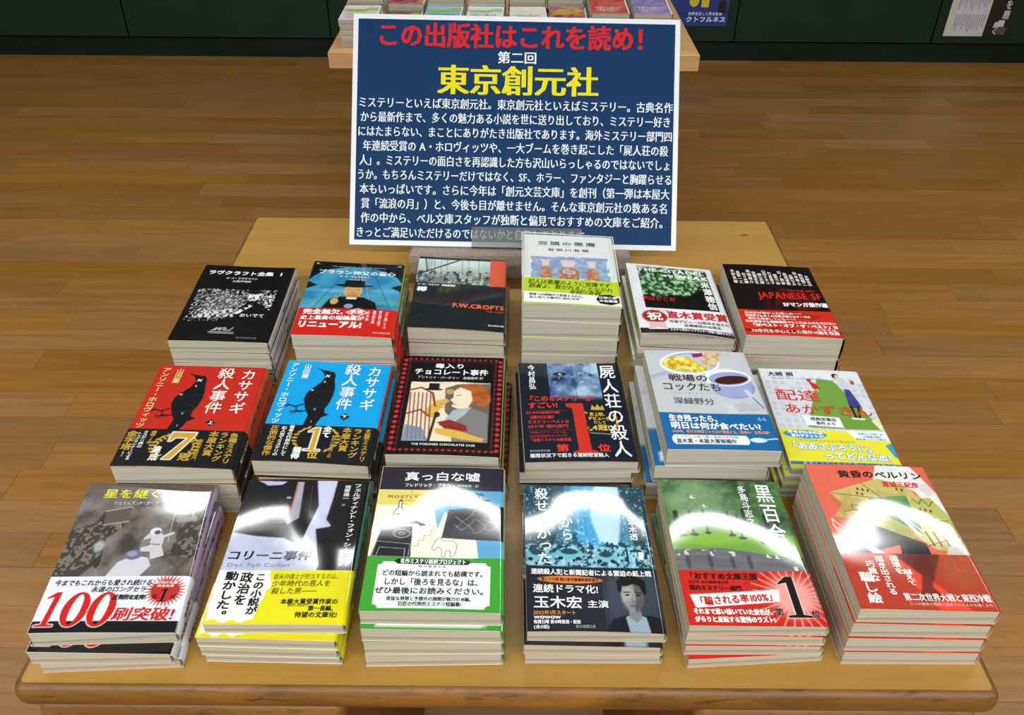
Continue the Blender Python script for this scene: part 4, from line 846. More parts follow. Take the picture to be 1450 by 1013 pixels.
# ---------------------------------------------------------------- the room
ROOM = dict(x0=-4.6, x1=4.6, y0=-3.6, y1=5.2)
CABY = 4.21
fl = MB().box(ROOM['x0'], ROOM['x1'], ROOM['y0'], ROOM['y1'], -0.12, -0.0035).build('floor', M['floor_base']); tag(fl, kind='structure')
tag(MB().box(ROOM['x0'], ROOM['x1'], ROOM['y0'], ROOM['y1'], CEIL, CEIL + 0.1).build('ceiling', M['ceiling']), kind='structure')
tag(MB().box(ROOM['x0'] - .1, ROOM['x0'], ROOM['y0'], ROOM['y1'], -0.12, CEIL).build('wall_left', M['wall']), kind='structure')
tag(MB().box(ROOM['x1'], ROOM['x1'] + .1, ROOM['y0'], ROOM['y1'], -0.12, CEIL).build('wall_right', M['wall']), kind='structure')
tag(MB().box(ROOM['x0'], ROOM['x1'], ROOM['y1'], ROOM['y1'] + .1, -0.12, CEIL).build('wall_back', M['wall']), kind='structure')
tag(MB().box(ROOM['x0'], ROOM['x1'], ROOM['y0'] - .1, ROOM['y0'], -0.12, CEIL).build('wall_front', M['wall']), kind='structure')

# floor planks: 90 mm strips running left to right, one object each
plank_me = MB().box(0, 1, 0, 1, -1, 0, ch=0.0).build('plank', M['floor'])
pm = plank_me.data
bpy.data.objects.remove(plank_me)
PWD = 0.0905
y = 0.46; row = 0; npl = 0
while y < CABY + 0.02:
    # half width that the picture can see at this depth
    half = (0.62 * (y * math.cos(PITCH) + CAMZ * math.sin(PITCH))) + 0.3
    x = -half - R.random() * 0.5
    while x < half:
        L_ = R.choice([0.45, 0.6, 0.75, 0.9, 0.9, 1.05, 1.2]) * R.uniform(.92, 1.08)
        o = bpy.data.objects.new('plank', pm); COL.objects.link(o); o.parent = fl
        o.location = (x, y, R.uniform(-0.0002, 0)); o.scale = (L_ - 0.0008, PWD - 0.0007, 0.0034)
        x += L_; npl += 1
    y += PWD; row += 1
print('planks', npl)

# ceiling lamps: a white batten with one lit tube each
for li, lo in enumerate(tube_lights):
    x, yy, _ = lo.location
    e = empty('ceiling_lamp', (x, yy, CEIL)); tag(e, 'white ceiling batten lamp, ' + ['leftmost', 'second', 'third', 'middle', 'fifth', 'sixth', 'rightmost'][li % 7] + (' of the row behind the camera' if li < 7 else ' of the row beyond the book table'), 'lamp', 'ceiling lamps in rows')
    MB().box(-.62, .62, -.08, .08, -.045, 0, ch=.006).build('batten', M['white_metal'], e)
    MB().tube((-.6, -.05, -.058), (.6, -.05, -.058), .0125).tube((-.6, .05, -.058), (.6, .05, -.058), .0125).build('lit_tubes', M['tube'], e)
    MB().box(-.62, -.6, -.012, .012, -.075, -.04).box(.6, .62, -.012, .012, -.075, -.04).build('tube_holder', M['white_metal'], e)

# green base cabinets along the back
edges = [-3.86, -2.86, -1.86, -0.885, 0.085, 1.055, 2.005, 2.98, 3.9]
pos_words = ['past the left edge of the view', 'at the far left end', 'second from the left, left of the pale display table', 'just left of the pale display table', 'behind the pale display table', 'with the blue sheet on its left side', 'with the newspaper sheet on its front', 'at the far right end']
cabs = []
for i in range(len(edges) - 1):
    a, b = edges[i], edges[i + 1]
    hh = 0.72
    if i == 0 or i == len(edges) - 2: continue
    e = empty('base_cabinet', ((a + b) / 2, CABY, 0)); w = (b - a) / 2
    tag(e, 'dark green floor cabinet ' + {1: 'at the far left of the back row', 2: 'left of the pale display table, second in the row', 3: 'whose right half the blue poster hides', 4: 'behind the blue poster and display table books', 5: 'with plain green front between the two taped sheets', 6: 'at far right carrying the newspaper sheet'}[i], 'cabinet', 'dark green cabinets along the back')
    MB().box(-w + .001, w - .001, .02, .42, .09, hh, ch=.002).build('body', M['green'], e)
    MB().box(-w + .0035, w - .0035, 0, .02, .095, hh, ch=.003).build('door', M['green'], e)
    MB().box(-w, w, .016, .40, 0, .088).build('plinth', M['green_dark'], e)
    MB().box(-w, w, -.01, .43, hh, hh + .025, ch=.004).build('top_board', M['green'], e)
    cabs.append(e)

def sheet_obj(name, w, h, t, mat, parent):
    return MB().box(-w / 2, w / 2, -t, 0, -h / 2, h / 2).build(name, mat, parent)
def flat_surf(x0, z0, yy):
    return lambda u, v, z: np.stack([x0 + np.asarray(u) * .001, np.full(np.shape(u), yy) - z, z0 - np.asarray(v) * .001], -1)
M['navy_paper'] = plain('blue_print_paper', '203a86', 0.45)
M['yellow_paper'] = plain('yellow_print', 'd6c22a', 0.5)
M['news'] = plain('newsprint', 'c6c4cc', 0.7, noise=.03, nscale=40)
M['black_paper'] = plain('black_print', '17120f', 0.5)
M['cream_paper'] = plain('cream_backing', 'c9c6b4', 0.6)
M['grey_ink'] = plain('grey_ink', '8f8e9e', 0.7)
M['brown_ink'] = plain('brown_ink', '574634', 0.6)
M['skin'] = plain('skin_print', 'a67c5e', 0.6)
# blue sheet: lower right corner at x 1.008, z 0.169
e = empty('blue_leaflet', (0.872, CABY - .0005, .169)); tag(e, 'blue printed sheet with white Japanese lettering taped to a green cabinet', 'sheet')
MB().box(-.136, .136, -.0012, 0, 0, .30).build('sheet', M['navy_paper'], e)
lettering('lettering', FT, lambda u, v, z: np.stack([-.072 + np.asarray(u) * .001 + .012, np.full(np.shape(u), -.0013) - z, .128 - np.asarray(v) * .001], -1), M['matt'], e)
MB().box(.005, .04, -.0017, -.0012, .085, .19).build('yellow_figure', M['yellow_paper'], e)
me_ = MB()
me_.add([(-.03 + .024 * math.cos(k * .785), -.0016, .115 + .03 * math.sin(k * .785)) for k in range(8)], [tuple(range(8))[::-1]])
me_.build('yellow_blot', M['yellow_paper'], e)
m_ = MB(); m_.add([(.085, -.0016, .06), (.125, -.0016, .06), (.122, -.0016, .105), (.112, -.0016, .12), (.1, -.0016, .12), (.088, -.0016, .105)], [(0, 1, 2, 3, 4, 5)]); m_.build('printed_man', M['black_paper'], e)
m_ = MB(); m_.add([(.106 + .012 * math.cos(k * .785), -.0017, .132 + .014 * math.sin(k * .785)) for k in range(8)], [tuple(range(8))[::-1]]); m_.build('printed_face', M['skin'], e)
# newspaper sheet
e = empty('newspaper_sheet', (2.205, CABY - .0005, .1315)); tag(e, 'newspaper cutting with black title strip taped to the far right green cabinet', 'sheet')
MB().box(-.152, .152, -.0012, 0, 0, .40).build('backing', M['cream_paper'], e)
MB().box(-.125, .03, -.0018, -.0012, .008, .40).build('news_page', M['news'], e)
MB().box(.036, .152, -.0018, -.0012, .0, .40).build('title_strip', M['black_paper'], e)
ti = MB()
for r0 in (0, 1, 2, 3):
    for c in range(14):
        hh = .082 * R.uniform(.6, 1); z1 = .10 + r0 * .1
        ti.box(-.118 + c * .0105, -.118 + c * .0105 + .0042, -.0021, -.0018, z1 - hh, z1)
ti.build('column_text', M['grey_ink'], e)['kind'] = 'stuff'
MB().box(.092, .122, -.0022, -.0018, .045, .075).build('white_square', M['news'], e)
MB().box(.09, .14, -.0021, -.0018, .008, .042).build('brown_picture', M['brown_ink'], e)
lettering('lettering', NT, lambda u, v, z: np.stack([-.07 + np.asarray(u) * .00115, np.full(np.shape(u), -.0022) - z, .155 - np.asarray(v) * .00115], -1), M['matt'], e)

# ---------------------------------------------------------------- pale display table with its rows of paperbacks
DT = empty('display_table', (.0, 2.44, 0)); tag(DT, 'pale beech display table behind the blue poster, loaded with paperbacks', 'table')
dtz = CAMZ - .772
x0, x1 = -.528, .524
MB().box(x0, x1, 0, .62, dtz - .046, dtz, ch=.0015).build('top_board', M['pine'], DT)
for sx in (x0 + .18, x1 - .18): MB().box(sx - .02, sx + .02, .12, .56, 0, dtz - .046, ch=.002).build('side_panel', M['pine'], DT)
MB().box(x0 + .2, x1 - .2, .14, .16, .04, dtz - .046, ch=.002).build('front_panel', M['pine'], DT)

# ---------------------------------------------------------------- the book maker
def book(cvr, loc, rz, zb, t, T0, T1, label, group, full=True, arch=0.0, seed=0, w=W, h=H, dense=True, letters=None, name='paperback'):
    """one closed paperback lying on its back cover. Lengths in metres inside, cover art in mm."""
    rs = random.Random(seed)
    d = COV[cvr]; p = d['p']
    ww, hh = w * .001, h * .001
    root = empty(name, (loc[0], loc[1], zb), rz); tag(root, label, 'book', group)
    ph1, ph2 = rs.uniform(0, 6), rs.uniform(0, 6); A = 0.00055 if full else 0.0
    def top(u, v, off=0.0, lift=True):
        u = np.asarray(u, float); v = np.asarray(v, float)
        x, y = u * .001 - ww / 2, hh / 2 - v * .001
        z = t + T1[0] * x + T1[1] * y + off
        if lift:
            z = z + arch * .001 * np.sin(np.pi * np.clip(u / w, 0, 1)) * np.clip(v / h, 0, 1) ** 4
            z = z + A * np.sin(u / 24 + ph1) * np.sin(v / 30 + ph2)
        z = z - 0.0012 * np.clip((u - (w - 3)) / 3, 0, 1) ** 2
        return np.stack([x, y, z + 0 * x], -1)
    def bot(u, v, off=0.0):
        u = np.asarray(u, float); v = np.asarray(v, float)
        x, y = u * .001 - ww / 2, hh / 2 - v * .001
        return np.stack([x, y, T0[0] * x + T0[1] * y + off + 0 * x], -1)
    JT = 0.00016            # jacket thickness
    # pages
    def corner(f, u, v, o): return tuple(f(u, v, o)) if f is bot else tuple(f(u, v, o, False))
    q = [(0.3, h - .35), (w - 1.4, h - .35), (w - 1.4, .35), (0.3, .35)]
    pv = [corner(bot, u, v, .0004) for u, v in q] + [corner(top, u, v, -.0007) for u, v in q]
    MB().hexa(pv).build('pages', M['pages'], root)
    # card cover under the jacket
    cb = MB()
    n = 8 if full else 2
    us = np.linspace(.1, w - 1, n + 1); vs = np.linspace(.2, h - .12, n + 1)
    for f, o1, o2 in ((top, -.00065, -.0003), (bot, .00018, .00038)):
        U, V_ = np.meshgrid(us, vs)
        a = f(U.ravel(), V_.ravel(), o1); b = f(U.ravel(), V_.ravel(), o2); m = n + 1
        fs = []
        for j in range(n):
            for i in range(n):
                k = j * m + i
                fs.append((k, k + 1, k + 1 + m, k + m)); fs.append((m * m + k + m, m * m + k + 1 + m, m * m + k + 1, m * m + k))
        for i in range(n):
            for (k1, k2) in ((i, i + 1), (n * m + i + 1, n * m + i), ((i + 1) * m, i * m), (i * m + n, (i + 1) * m + n)):
                fs.append((k2, k1, m * m + k1, m * m + k2))
        cb.add(np.concatenate([a, b]), fs)
    cb.build('card_cover', M[d['card']], root)
    # printed jacket and band, wrapped over the spine
    def wrap(name, v0, v1, off, spine_c, canvas, mat, parent, flat=None):
        V, C, F = [], [], []; base = 0
        if canvas:
            iy = np.where((p.ys >= v0 - 1e-6) & (p.ys <= v1 + 1e-6))[0]
            ys = p.ys[iy]; xs = p.xs; st = 1 if dense else 6
            ys_i = iy[::st]; xs_i = np.arange(0, p.nx, st)
            if ys_i[-1] != iy[-1]: ys_i = np.append(ys_i, iy[-1])
            if xs_i[-1] != p.nx - 1: xs_i = np.append(xs_i, p.nx - 1)
            U, V2 = np.meshgrid(p.xs[xs_i] * w / W, p.ys[ys_i] * h / H)
            ccol = lin(p.a[np.ix_(ys_i, xs_i)].reshape(-1, 3))
        else:
            U, V2 = np.meshgrid(np.linspace(0, w, 9), np.linspace(v0, v1, 3)); ccol = np.tile(lin(hx(flat)), (U.size, 1))
        ny, nx = U.shape
        P_ = top(U.ravel(), V2.ravel(), off)
        V.append(P_); C.append(ccol)
        idx = np.arange(ny * nx).reshape(ny, nx)
        F.append(np.stack([idx[1:, :-1], idx[1:, 1:], idx[:-1, 1:], idx[:-1, :-1]], -1).reshape(-1, 4)); base = ny * nx
        def strip(e):   # thin edge of the sheet
            nonlocal base
            a = P_[e]; b = a.copy(); b[:, 2] -= JT
            V.append(a); V.append(b); C.append(ccol[e]); C.append(ccol[e]); k = np.arange(len(e) - 1) + base
            F.append(np.stack([k, k + 1, k + 1 + len(e), k + len(e)], -1)); base += 2 * len(e)
        strip(idx[-1, :]); strip(idx[0, ::-1]); strip(idx[::-1, 0])
        # spine
        K = 8; sv = np.linspace(v0, v1, 9); bl = 0.0010 + off * 1.0
        a = top(np.full(9, w), sv, off); b = bot(np.full(9, w), sv, .00015 - off * .2)
        for k in range(K + 1):
            s = k / K; q_ = a * (1 - s) + b * s; q_[:, 0] += bl * math.sin(math.pi * s) ** .6
            V.append(q_); C.append(np.tile(lin(hx(spine_c)), (9, 1)))
        g = np.arange((K + 1) * 9).reshape(K + 1, 9) + base
        F.append(np.stack([g[:-1, :-1], g[1:, :-1], g[1:, 1:], g[:-1, 1:]], -1).reshape(-1, 4)); base += (K + 1) * 9
        # back
        g = np.array([[0, v0], [w, v0], [w, v1], [0, v1]]); V.append(bot(g[:, 0], g[:, 1], .00012 - off * .1)); C.append(np.tile(lin(hx('d8d2c4')), (4, 1)))
        F.append(np.array([[base, base + 1, base + 2, base + 3]])); base += 4
        return mesh_obj(name, np.concatenate(V), np.concatenate(F), mat, parent, cols=np.concatenate(C), smooth=True)
    mat = M['gloss'] if d['gloss'] else M['matt']
    jac = wrap('jacket', 0, h, 0.0, d['spine'], True, mat, root)
    bnd = None
    if d['band']:
        bnd = wrap('paper_band', d['band'][0] * h / H, h - .3, .00028, d['bspine'], True, mat, root)
    if letters is None: letters = full
    if letters:
        lettering('lettering', d['t'], lambda u, v, z: top(u, v, z), M['gloss'], jac)
        if bnd: lettering('lettering', d['bt'], lambda u, v, z: top(u, v, z + .00028), M['gloss'], bnd)
    # spine lettering
    def spine_s(off):
        def f(u, v, z):     # u mm around the spine from the top edge, v along the book
            u = np.asarray(u, float); v = np.asarray(v, float); s = np.clip(u * .001 / t, 0, 1)
            a = top(np.full(len(v), w), v, off); b = bot(np.full(len(v), w), v, .00015)
            q_ = a * (1 - s)[:, None] + b * s[:, None]; q_[:, 0] += (.0010 + off) * np.sin(np.pi * s) ** .6 + z
            return q_
        return f
    tm = t * 1000
    if d['st']:
        T = Txt(); n = len(d['st']); g = min(tm * .5, 7.5)
        T.v(d['st'], tm / 2 - g / 2, 12, tm / 2 + g / 2, 12 + min(n * g * 1.25, 82), d['si'], .2)
        lettering('spine_lettering', T, spine_s(0), M['gloss'], jac)
    if d['bst'] and bnd:
        T = Txt(); g = min(tm * .45, 6.5)
        b0 = d['band'][0]
        T.v(d['bst'], tm / 2 - g / 2, b0 + 3, tm / 2 + g / 2, b0 + 34, 'ecebe4' if sum(hx(d['bspine'])) < 1.6 else '2c2c2c', .2)
        lettering('spine_lettering', T, spine_s(.00028), M['gloss'], bnd)
    return root, top

# pile poses: centre x, y of the top book, pile height, rotation, tilt x, tilt y  (solved from the photograph's perspective)
POSE = [[-0.3115, 0.801, 0.0591, 0.0099, -0.0352, 0.0141], [-0.1791, 0.7958, 0.0697, 0.0197, -0.0555, -0.008], [-0.0606, 0.8278, 0.0572, -0.0034, -0.0612, 0.0056],
        [0.0648, 0.8292, 0.0891, -0.006, -0.0554, -0.0007], [0.1917, 0.8303, 0.048, 0.0079, -0.0932, -0.0088], [0.3045, 0.817, 0.0585, -0.0196, -0.0274, -0.0123],
        [-0.301, 0.6123, 0.057, 0.0368, -0.0605, -0.0243], [-0.1789, 0.6256, 0.052, -0.0162, -0.0384, -0.0068], [-0.062, 0.6414, 0.0482, -0.0145, -0.0137, 0.0014],
        [0.0625, 0.6394, 0.0428, 0.0393, -0.0231, -0.003], [0.1909, 0.6366, 0.0622, 0.0255, -0.044, -0.0056], [0.3117, 0.6391, 0.0364, -0.0178, -0.0332, 0.0035],
        [-0.3088, 0.4551, 0.0437, 0.0774, -0.09, 0.034], [-0.1773, 0.4607, 0.0465, 0.0137, -0.0166, -0.0037], [-0.0584, 0.4603, 0.0642, 0.0029, -0.0217, 0.0055],
        [0.0652, 0.4633, 0.0377, 0.0104, -0.0392, 0.0209], [0.1847, 0.4622, 0.0482, 0.0235, -0.0445, 0.0115], [0.3099, 0.465, 0.0654, 0.0103, -0.0443, 0.0132]]
ORD = ['top', 'second', 'third', 'fourth', 'fifth']
# key, number of books, colour words, place words, lower books (offset mm, rotation) or absolute poses, arch
PILES = [
    ('black_speckle', 4, 'black paperback with a speckled white photograph', 'at the left end of the rear row', [(.3, 0, -.004), (-.5, .5, .006), (0, 0, 0)], .6),
    ('priest', 4, 'blue paperback with a man in a wide black hat and red band', 'second from left in the rear row', [(1.5, .5, -.006), (3, -.5, .006), (4, 0, .0)], .6),
    ('harbour', 3, 'dark paperback with a grey harbour photograph and orange corner', 'left of centre in the rear row', [(0, 0, .006), (3, 1, -.01)], 1.2),
    ('lime_band', 4, 'white paperback with a lime green handwritten band', 'tallest pile in the rear row', [(-.5, 1, .0), (-1, .5, .004), (-1, 1.5, 0)], .5),
    ('green_shrub', 3, 'white paperback with a green shrub photograph and a rosette', 'second from right in the rear row', [(-3, -1, .01), (-5, 0, .0)], 4.0),
    ('black_red', 2, 'thick black paperback with a red band', 'at the right end of the rear row', [(-1, 0, .012)], .8),
    ('red_bird', 3, 'red paperback with a black bird', 'at the left end of the middle row', [(1, 0, -.006), (1.5, .5, -.008)], 1.0),
    ('cyan_bird', 3, 'bright blue paperback with a black bird', 'second from left in the middle row', [(3.5, -2, .004), (1.5, 1, -.006)], .6),
    ('red_scroll', 3, 'black paperback with a red scroll border and a painted woman', 'left of centre in the middle row', [(2, 1, .0), (8, -1, -.01)], .4),
    ('navy_face', 3, 'navy paperback with a blue face and a large red figure one', 'right of centre in the middle row', [(-4, 2, -.012), (-3, 0, -.03)], 1.6),
    ('two_pans', 3, 'pale grey paperback with two painted pans and a blue band', 'second from right in the middle row', [(-8, 0, -.012), (-13, -1, -.02)], .4),
    ('green_path', 4, 'pale paperback with a girl on a green path and a yellow band', 'at the right end of the middle row', [(-4, 0, .0), (-6, -1, .01), (-8, 0, .0)], .5),
    ('machinery', 3, 'silvery machinery picture paperback with a white and red band', 'at the left end of the front row', [('abs', -.3088, .4475, .028), ('abs', -.3085, .4510, .056)], .8),
    ('corridor', 4, 'dark corridor photograph paperback with a yellow band', 'second from left in the front row', [('abs', -.1822, .4559, -.014), ('abs', -.1817, .4561, -.0166), ('abs', -.1812, .4585, -.0148)], .3),
    ('geometric', 4, 'cream and blue geometric paperback with a green band', 'left of centre in the front row', [('abs', -.0582, .4564, .0), ('abs', -.0584, .4566, .0123), ('abs', -.0599, .4573, .0268)], .4),
    ('city_rain', 3, 'rainy blue city paperback with a dark band showing a man', 'right of centre in the front row', [('abs', .0635, .4597, .0019), ('abs', .0641, .4603, .0076)], 1.0),
    ('park', 4, 'green park paperback with a red band and a black figure one', 'second from right in the front row', [('abs', .1856, .462, .0095), ('abs', .1857, .4614, .0155), ('abs', .1848, .4605, .0708)], .3),
    ('collage', 4, 'salmon collage paperback with a dark red band', 'at the right end of the front row', [('abs', .3091, .4640, .004), ('abs', .3085, .4628, .0068), ('abs', .3097, .462, .0049)], .3),
]
SHORT = {
    'black_speckle': ('black paperback with speckled white photograph', 'rear row left end'),
    'priest': ('blue paperback, man in wide black hat', 'rear row second from left'),
    'harbour': ('dark paperback with grey harbour photograph', 'rear row third from left'),
    'lime_band': ('white paperback with lime green band', 'rear row centre under poster'),
    'green_shrub': ('white paperback with green shrub photograph', 'rear row second from right'),
    'black_red': ('thick black paperback with red band', 'rear row right end'),
    'red_bird': ('red paperback with black bird', 'middle row left end'),
    'cyan_bird': ('bright blue paperback with black bird', 'middle row second from left'),
    'red_scroll': ('black paperback with red scroll border', 'middle row third from left'),
    'navy_face': ('navy paperback with red figure one', 'middle row third from right'),
    'two_pans': ('pale grey paperback with two pans', 'middle row second from right'),
    'green_path': ('pale paperback with yellow band, green path', 'middle row right end'),
    'machinery': ('grey machinery paperback, white and red band', 'front row left end'),
    'corridor': ('dark paperback with yellow band', 'front row second from left'),
    'geometric': ('cream and blue paperback, green band', 'front row third from left'),
    'city_rain': ('rainy blue city paperback, dark band', 'front row third from right'),
    'park': ('green park paperback with red band', 'front row second from right'),
    'collage': ('salmon red collage paperback', 'front row right end'),
}
for pi, (key, n, words, place, lower, arch) in enumerate(PILES):
    x, y, h_, th, tx, ty = POSE[pi]
    tx *= .9; ty *= .9
    grp = words.split(' with')[0] + 's, pile ' + place
    for k in range(n):                       # k = 0 is the top book
        i = n - 1 - k                        # index from the table up
        f0, f1 = (i / n) ** 1.0, (i + 1) / n
        T0 = (tx * f0, ty * f0); T1 = (tx * f1, ty * f1)
        if k == 0: bx_, by_, bt_ = x, y, th
        else:
            lw = lower[k - 1]
            if lw[0] == 'abs': bx_, by_, bt_ = lw[1:]
            else: bx_, by_, bt_ = x + lw[0] * .001, y + lw[1] * .001, th + lw[2]
        # planes stay those of the pile although the book is offset: add the height at its own centre
        z0 = h_ * f0 + tx * f0 * (bx_ - x) + ty * f0 * (by_ - y)
        z1 = h_ * f1 + tx * f1 * (bx_ - x) + ty * f1 * (by_ - y)
        dr = bt_ - th; cr, sr = math.cos(dr), math.sin(dr)
        T0 = (T0[0] * cr + T0[1] * sr, -T0[0] * sr + T0[1] * cr); T1 = (T1[0] * cr + T1[1] * sr, -T1[0] * sr + T1[1] * cr)
        sw, sp = SHORT[key]
        lab = sw + ', ' + ('top' if k == 0 else 'bottom' if k == n - 1 else ORD[k] + ' down') + ' of pile, ' + sp
        root, top = book(key, (bx_, by_), bt_, TZ + z0 + .0002, z1 - z0 - .0005, T0, T1, lab, grp, full=(k == 0), arch=arch if k == 0 else 0, seed=pi * 7 + k,
                         dense=(k == 0 or (k == 1 and key in ('machinery', 'corridor'))), letters=(k == 0 or (k == 1 and key in ('machinery', 'corridor'))))
        if key == 'lime_band' and k == 0:      # clear vinyl sleeve on the top copy
            U, V_ = np.meshgrid(np.linspace(-1.5, W + 1.5, 12), np.linspace(-2.5, 97, 12)); P_ = top(U.ravel(), V_.ravel(), .0012)
            idx = np.arange(144).reshape(12, 12)
            vy = mesh_obj('clear_sleeve', P_, np.stack([idx[1:, :-1], idx[1:, 1:], idx[:-1, 1:], idx[:-1, :-1]], -1).reshape(-1, 4), M['vinyl'], root, smooth=True)
            m_ = MB()
            for (ua, va, ub, vb) in ((-1.5, -2.5, W + 1.5, -2.5), (-1.5, -2.5, -1.5, 97), (W + 1.5, -2.5, W + 1.5, 97), (3, 2, 3, 97), (W - 3, 2, W - 3, 97)):
                a = top([ua], [va], .0013)[0]; b = top([ub], [vb], .0013)[0]; m_.tube(a, b, .0005, 6)
            m_.build('sleeve_seam', M['card_white'], root)
# ---------------------------------------------------------------- the table
tb = empty('display_table', (-.002, .366, 0)); tag(tb, 'honey oak table with a rounded front edge carrying eighteen piles of paperbacks', 'table')
TW, TD, TT = .742, .749, .0245
def rrect(x0, x1, y0, y1, r, k=5):
    def f(d):
        pts = []
        for cx, cy, a0 in ((x1 - r, y0 + r, -90), (x1 - r, y1 - r, 0), (x0 + r, y1 - r, 90), (x0 + r, y0 + r, 180)):
            for i in range(k + 1):
                a = math.radians(a0 + 90 * i / k); pts.append((cx + (r - d) * math.cos(a), cy + (r - d) * math.sin(a)))
        return pts
    return f
def bullnose(x0, x1, y0, y1, z1, th, r, mat_top, mat_edge, name, parent, inset=.004):
    g = MB(); rf = rrect(x0, x1, y0, y1, r)
    prof = []
    R_ = th / 2
    for i in range(9):
        a = math.radians(-90 + 180 * i / 8); prof.append((R_ * .62 * (1 - math.cos(a)), z1 - R_ + R_ * math.sin(a)))
    g.sweep(rf, prof)
    n = len(rf(0)); g.m = [0] * len(g.m)
    g.m[-1] = 1
    return g.build(name, mat_edge, parent, mats=[mat_edge, mat_top])
top_o = bullnose(-TW / 2 - .006, TW / 2 + .006, -.008, TD + .004, TZ, TT, .011, M['tabletop'], M['edge_wood'], 'tabletop', tb)
for pgon in top_o.data.polygons: pgon.use_smooth = abs(pgon.normal.z) < .98
# lower boards left and right and the frame
for a, b in ((-TW / 2 + .003, -.126), (.147, TW / 2 - .002)):
    o = bullnose(a, b, -.006, TD - .02, TZ - TT - .002, .03, .011, M['edge_wood'], M['edge_wood'], 'lower_board', tb)
    for pgon in o.data.polygons: pgon.use_smooth = abs(pgon.normal.z) < .98
for a, b in ((-TW / 2 + .02, -.14), (.16, TW / 2 - .02)):
    MB().box(a, b, .02, TD - .04, .02, TZ - TT - .034, ch=.003).build('side_cabinet', M['edge_wood'], tb)
MB().box(-.128, .149, .012, .034, TZ - TT - .028, TZ - TT + .002, ch=.001).build('apron', M['edge_wood'], tb)
# small dark chip on the rear right of the top
m_ = MB(); m_.add([(.322, .706, TZ + .0002), (.327, .701, TZ + .0002), (.331, .7035, TZ + .0002), (.337, .703, TZ + .0002), (.333, .7075, TZ + .0002), (.328, .706, TZ + .0002)], [(0, 1, 2, 3, 4, 5)])
m_.build('scuff_mark', M['brown_ink'], tb)

# ---------------------------------------------------------------- poster, its clear stand and the felt box under them
fb = MB().box(-.132, .150, .946, 1.062, TZ, TZ + .0385, ch=.003).build('felt_box', M['felt'])
tag(fb, 'low grey-brown felt covered box under the blue poster', 'box')
TILT = .648
pc = Vector((-.0005, .9607, CAMZ - .5506))
ang = -.0115
ux = Vector((math.cos(ang), 0, math.sin(ang))); 
up0 = Vector((0, math.sin(TILT), math.cos(TILT)))
nrm = Vector((0, -math.cos(TILT), math.sin(TILT)))
rx = (Vector((1, 0, 0)) * math.cos(ang) + up0 * math.sin(ang)); ry = (up0 * math.cos(ang) - Vector((1, 0, 0)) * math.sin(ang))
PM = Matrix(((rx.x, ry.x, nrm.x, pc.x), (rx.y, ry.y, nrm.y, pc.y), (rx.z, ry.z, nrm.z, pc.z), (0, 0, 0, 1)))
po = empty('poster', (0, 0, 0)); po.matrix_world = PM; tag(po, 'large navy blue poster with red, yellow and white Japanese lettering', 'poster')
w2, hh2 = PW / 2000, PH / 1000
MB().box(-w2, w2, 0, hh2, -.003, 0, ch=.0004).build('white_board', plain('white_poster_paper', 'e9ebf1', .4, .5), po)
MB().box(-w2 + .0065, w2 - .0065, .0065, hh2 - .0065, 0, .0003).build('navy_panel', plain('navy_print', '10365f', .5, .12, noise=.03, nscale=30), po)
lettering('lettering', PT, lambda u, v, z: np.stack([np.asarray(u) * .001 - w2, hh2 - np.asarray(v) * .001, .0003 + z * 1.5 + 0 * np.asarray(u)], -1), M['poster_print'], po, bf=1.0)
st = empty('poster_stand', (0, 0, 0)); st.matrix_world = PM; tag(st, 'clear plastic stand whose cloudy lip holds the foot of the poster', 'stand')
MB().box(-.0525, .088, -.0005, .0255, .0025, .0042, ch=.0002).build('front_lip', M['smoky'], st)
MB().box(-.0525, .088, -.0025, -.0005, -.0065, .0042).build('foot_ledge', M['acrylic'], st)
MB().box(-.0525, .088, -.0005, .17, -.0065, -.0045).build('back_plate', M['acrylic'], st)
sb = PM.inverted()
pts = [Vector(q) for q in ((-.05, 1.058, TZ + .0387), (.085, 1.058, TZ + .0387), (.085, 1.061, TZ + .0387), (-.05, 1.061, TZ + .0387))]
tp = PM @ Vector((0, .165, -.0068))
pts2 = [Vector((-.05, tp.y, tp.z)), Vector((.085, tp.y, tp.z)), Vector((.085, tp.y + .003, tp.z)), Vector((-.05, tp.y + .003, tp.z))]
MB().hexa([tuple(sb @ q) for q in pts + pts2]).build('rear_prop', M['acrylic'], st)

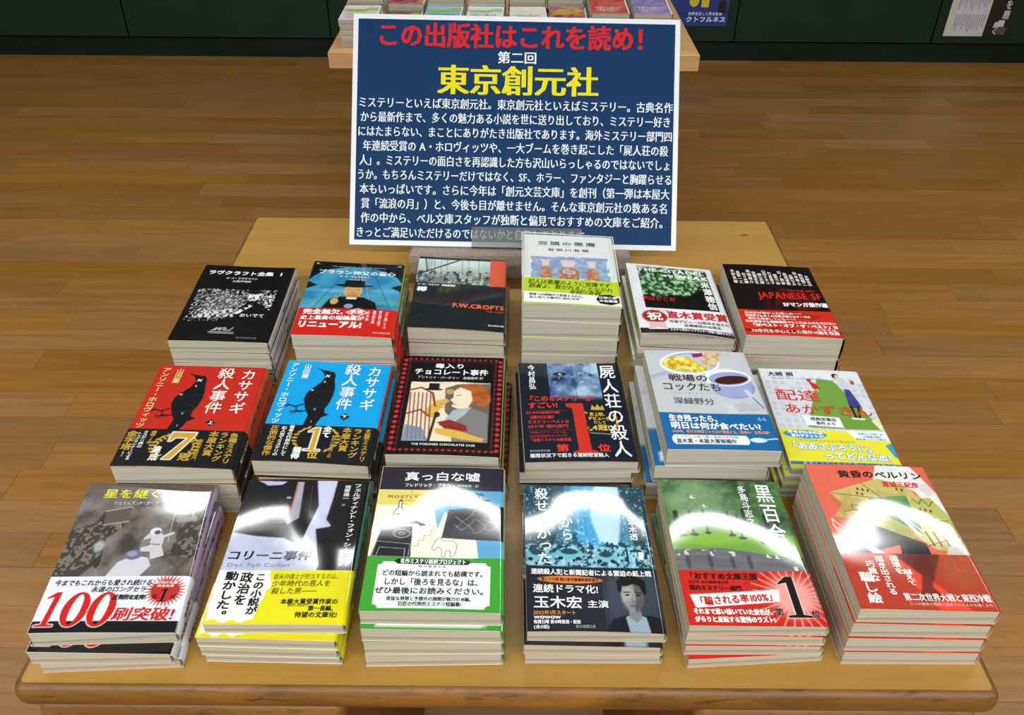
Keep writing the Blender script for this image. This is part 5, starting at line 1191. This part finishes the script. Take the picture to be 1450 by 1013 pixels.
# ---------------------------------------------------------------- paperbacks on the pale table
def small_cover(key, bg, band=None, bandc=None, txt_c='3a3a44', spine='e8e6de', rows=3, pic=None):
    p, t, bt = cover(key, bg, 2.6, spine=spine, card='card_white')
    n = p.noise(10, 12, len(key) * 13, 3)
    if pic: p.mix((n > .5) * .8, pic)
    if bandc: p.mix(((p.Y < 60 + 8 * np.sin(p.X / 22)) & (p.Y > 34 + 6 * np.sin(p.X / 20))).astype(float), bandc)
    for r_ in range(rows): t.h(BTX[r_ * 3:r_ * 3 + 7], 12, 84 + r_ * 15, 86 - r_ * 8, 95 + r_ * 15, txt_c, .4)
    t.h('文庫名作', 18, 132, 60, 139, txt_c, .3)
    return p
small_cover('pale_pink', 'ead9e4', bandc='8cc63e', txt_c='d59ab0')
small_cover('brown_art', '7a5a3c', bandc='9ccc4a', pic='3a2a22', txt_c='1c1614')
small_cover('sky_blue', '93bfd8', bandc='8cc63e', txt_c='3c6c9a')
small_cover('white_ink', 'e9e9ea', bandc='a4d08a', txt_c='26262a')
small_cover('cream_line', 'e8e4d8', txt_c='d08a50', pic='f0ece4')
small_cover('magenta_gold', 'a83a72', bandc='c8a838', pic='d8b048', txt_c='7a1c48')
small_cover('red_cloud', 'c23a3c', txt_c='f0e4e0', pic='d86a60')
small_cover('lilac', '8a7cb4', txt_c='ece8f4', pic='a69aca')
xs_ = [-.442, -.322, -.203, -.083, .036, .152, .268, .390]
keys_ = ['pale_pink', 'brown_art', 'sky_blue', 'white_ink', 'cream_line', 'magenta_gold', 'red_cloud', 'lilac']
cw = ['pale pink paperback with a green band', 'brown paperback with a green band', 'sky blue paperback with a green band', 'white paperback with black lettering', 'cream paperback with orange lettering', 'magenta and gold paperback', 'red cloudy paperback', 'lilac paperback']
hs_ = [5, 4, 5, 5, 5, 5, 6, 6]
for ii in range(16):
    i = ii % 8; back = ii >= 8; bx_ = xs_[i]; ki = (i * 3 + 2) % 8 if back else i; key = keys_[ki]
    z = dtz; nb = hs_[i] + (1 if back and i < 6 else 0)
    for k in range(nb):
        t_ = .0158 if i < 6 else .0172
        last = (k == nb - 1)
        lab = cw[ki].replace(' a ', ' ') + (', top of stack on pale table' if last else ', ' + ['bottom', 'second up', 'third up', 'fourth up', 'fifth up', 'sixth up'][k] + ' in stack on pale table')
        lab = lab.replace(' on pale table', (', rear' if back else ', front') + ' row of pale table').replace('stack,', 'stack,')
        book(key, (bx_ + R.uniform(-.003, .003), 2.44 + .036 + .075 + R.uniform(-.003, .003) + (.165 if back else 0)), R.uniform(-.03, .03), z + .0002, t_ - .0004, (0, 0), (0, 0), lab, cw[ki].split(' with')[0] + 's stacked on the pale table', full=False, dense=False, letters=last, seed=i * 9 + k)
        z += t_
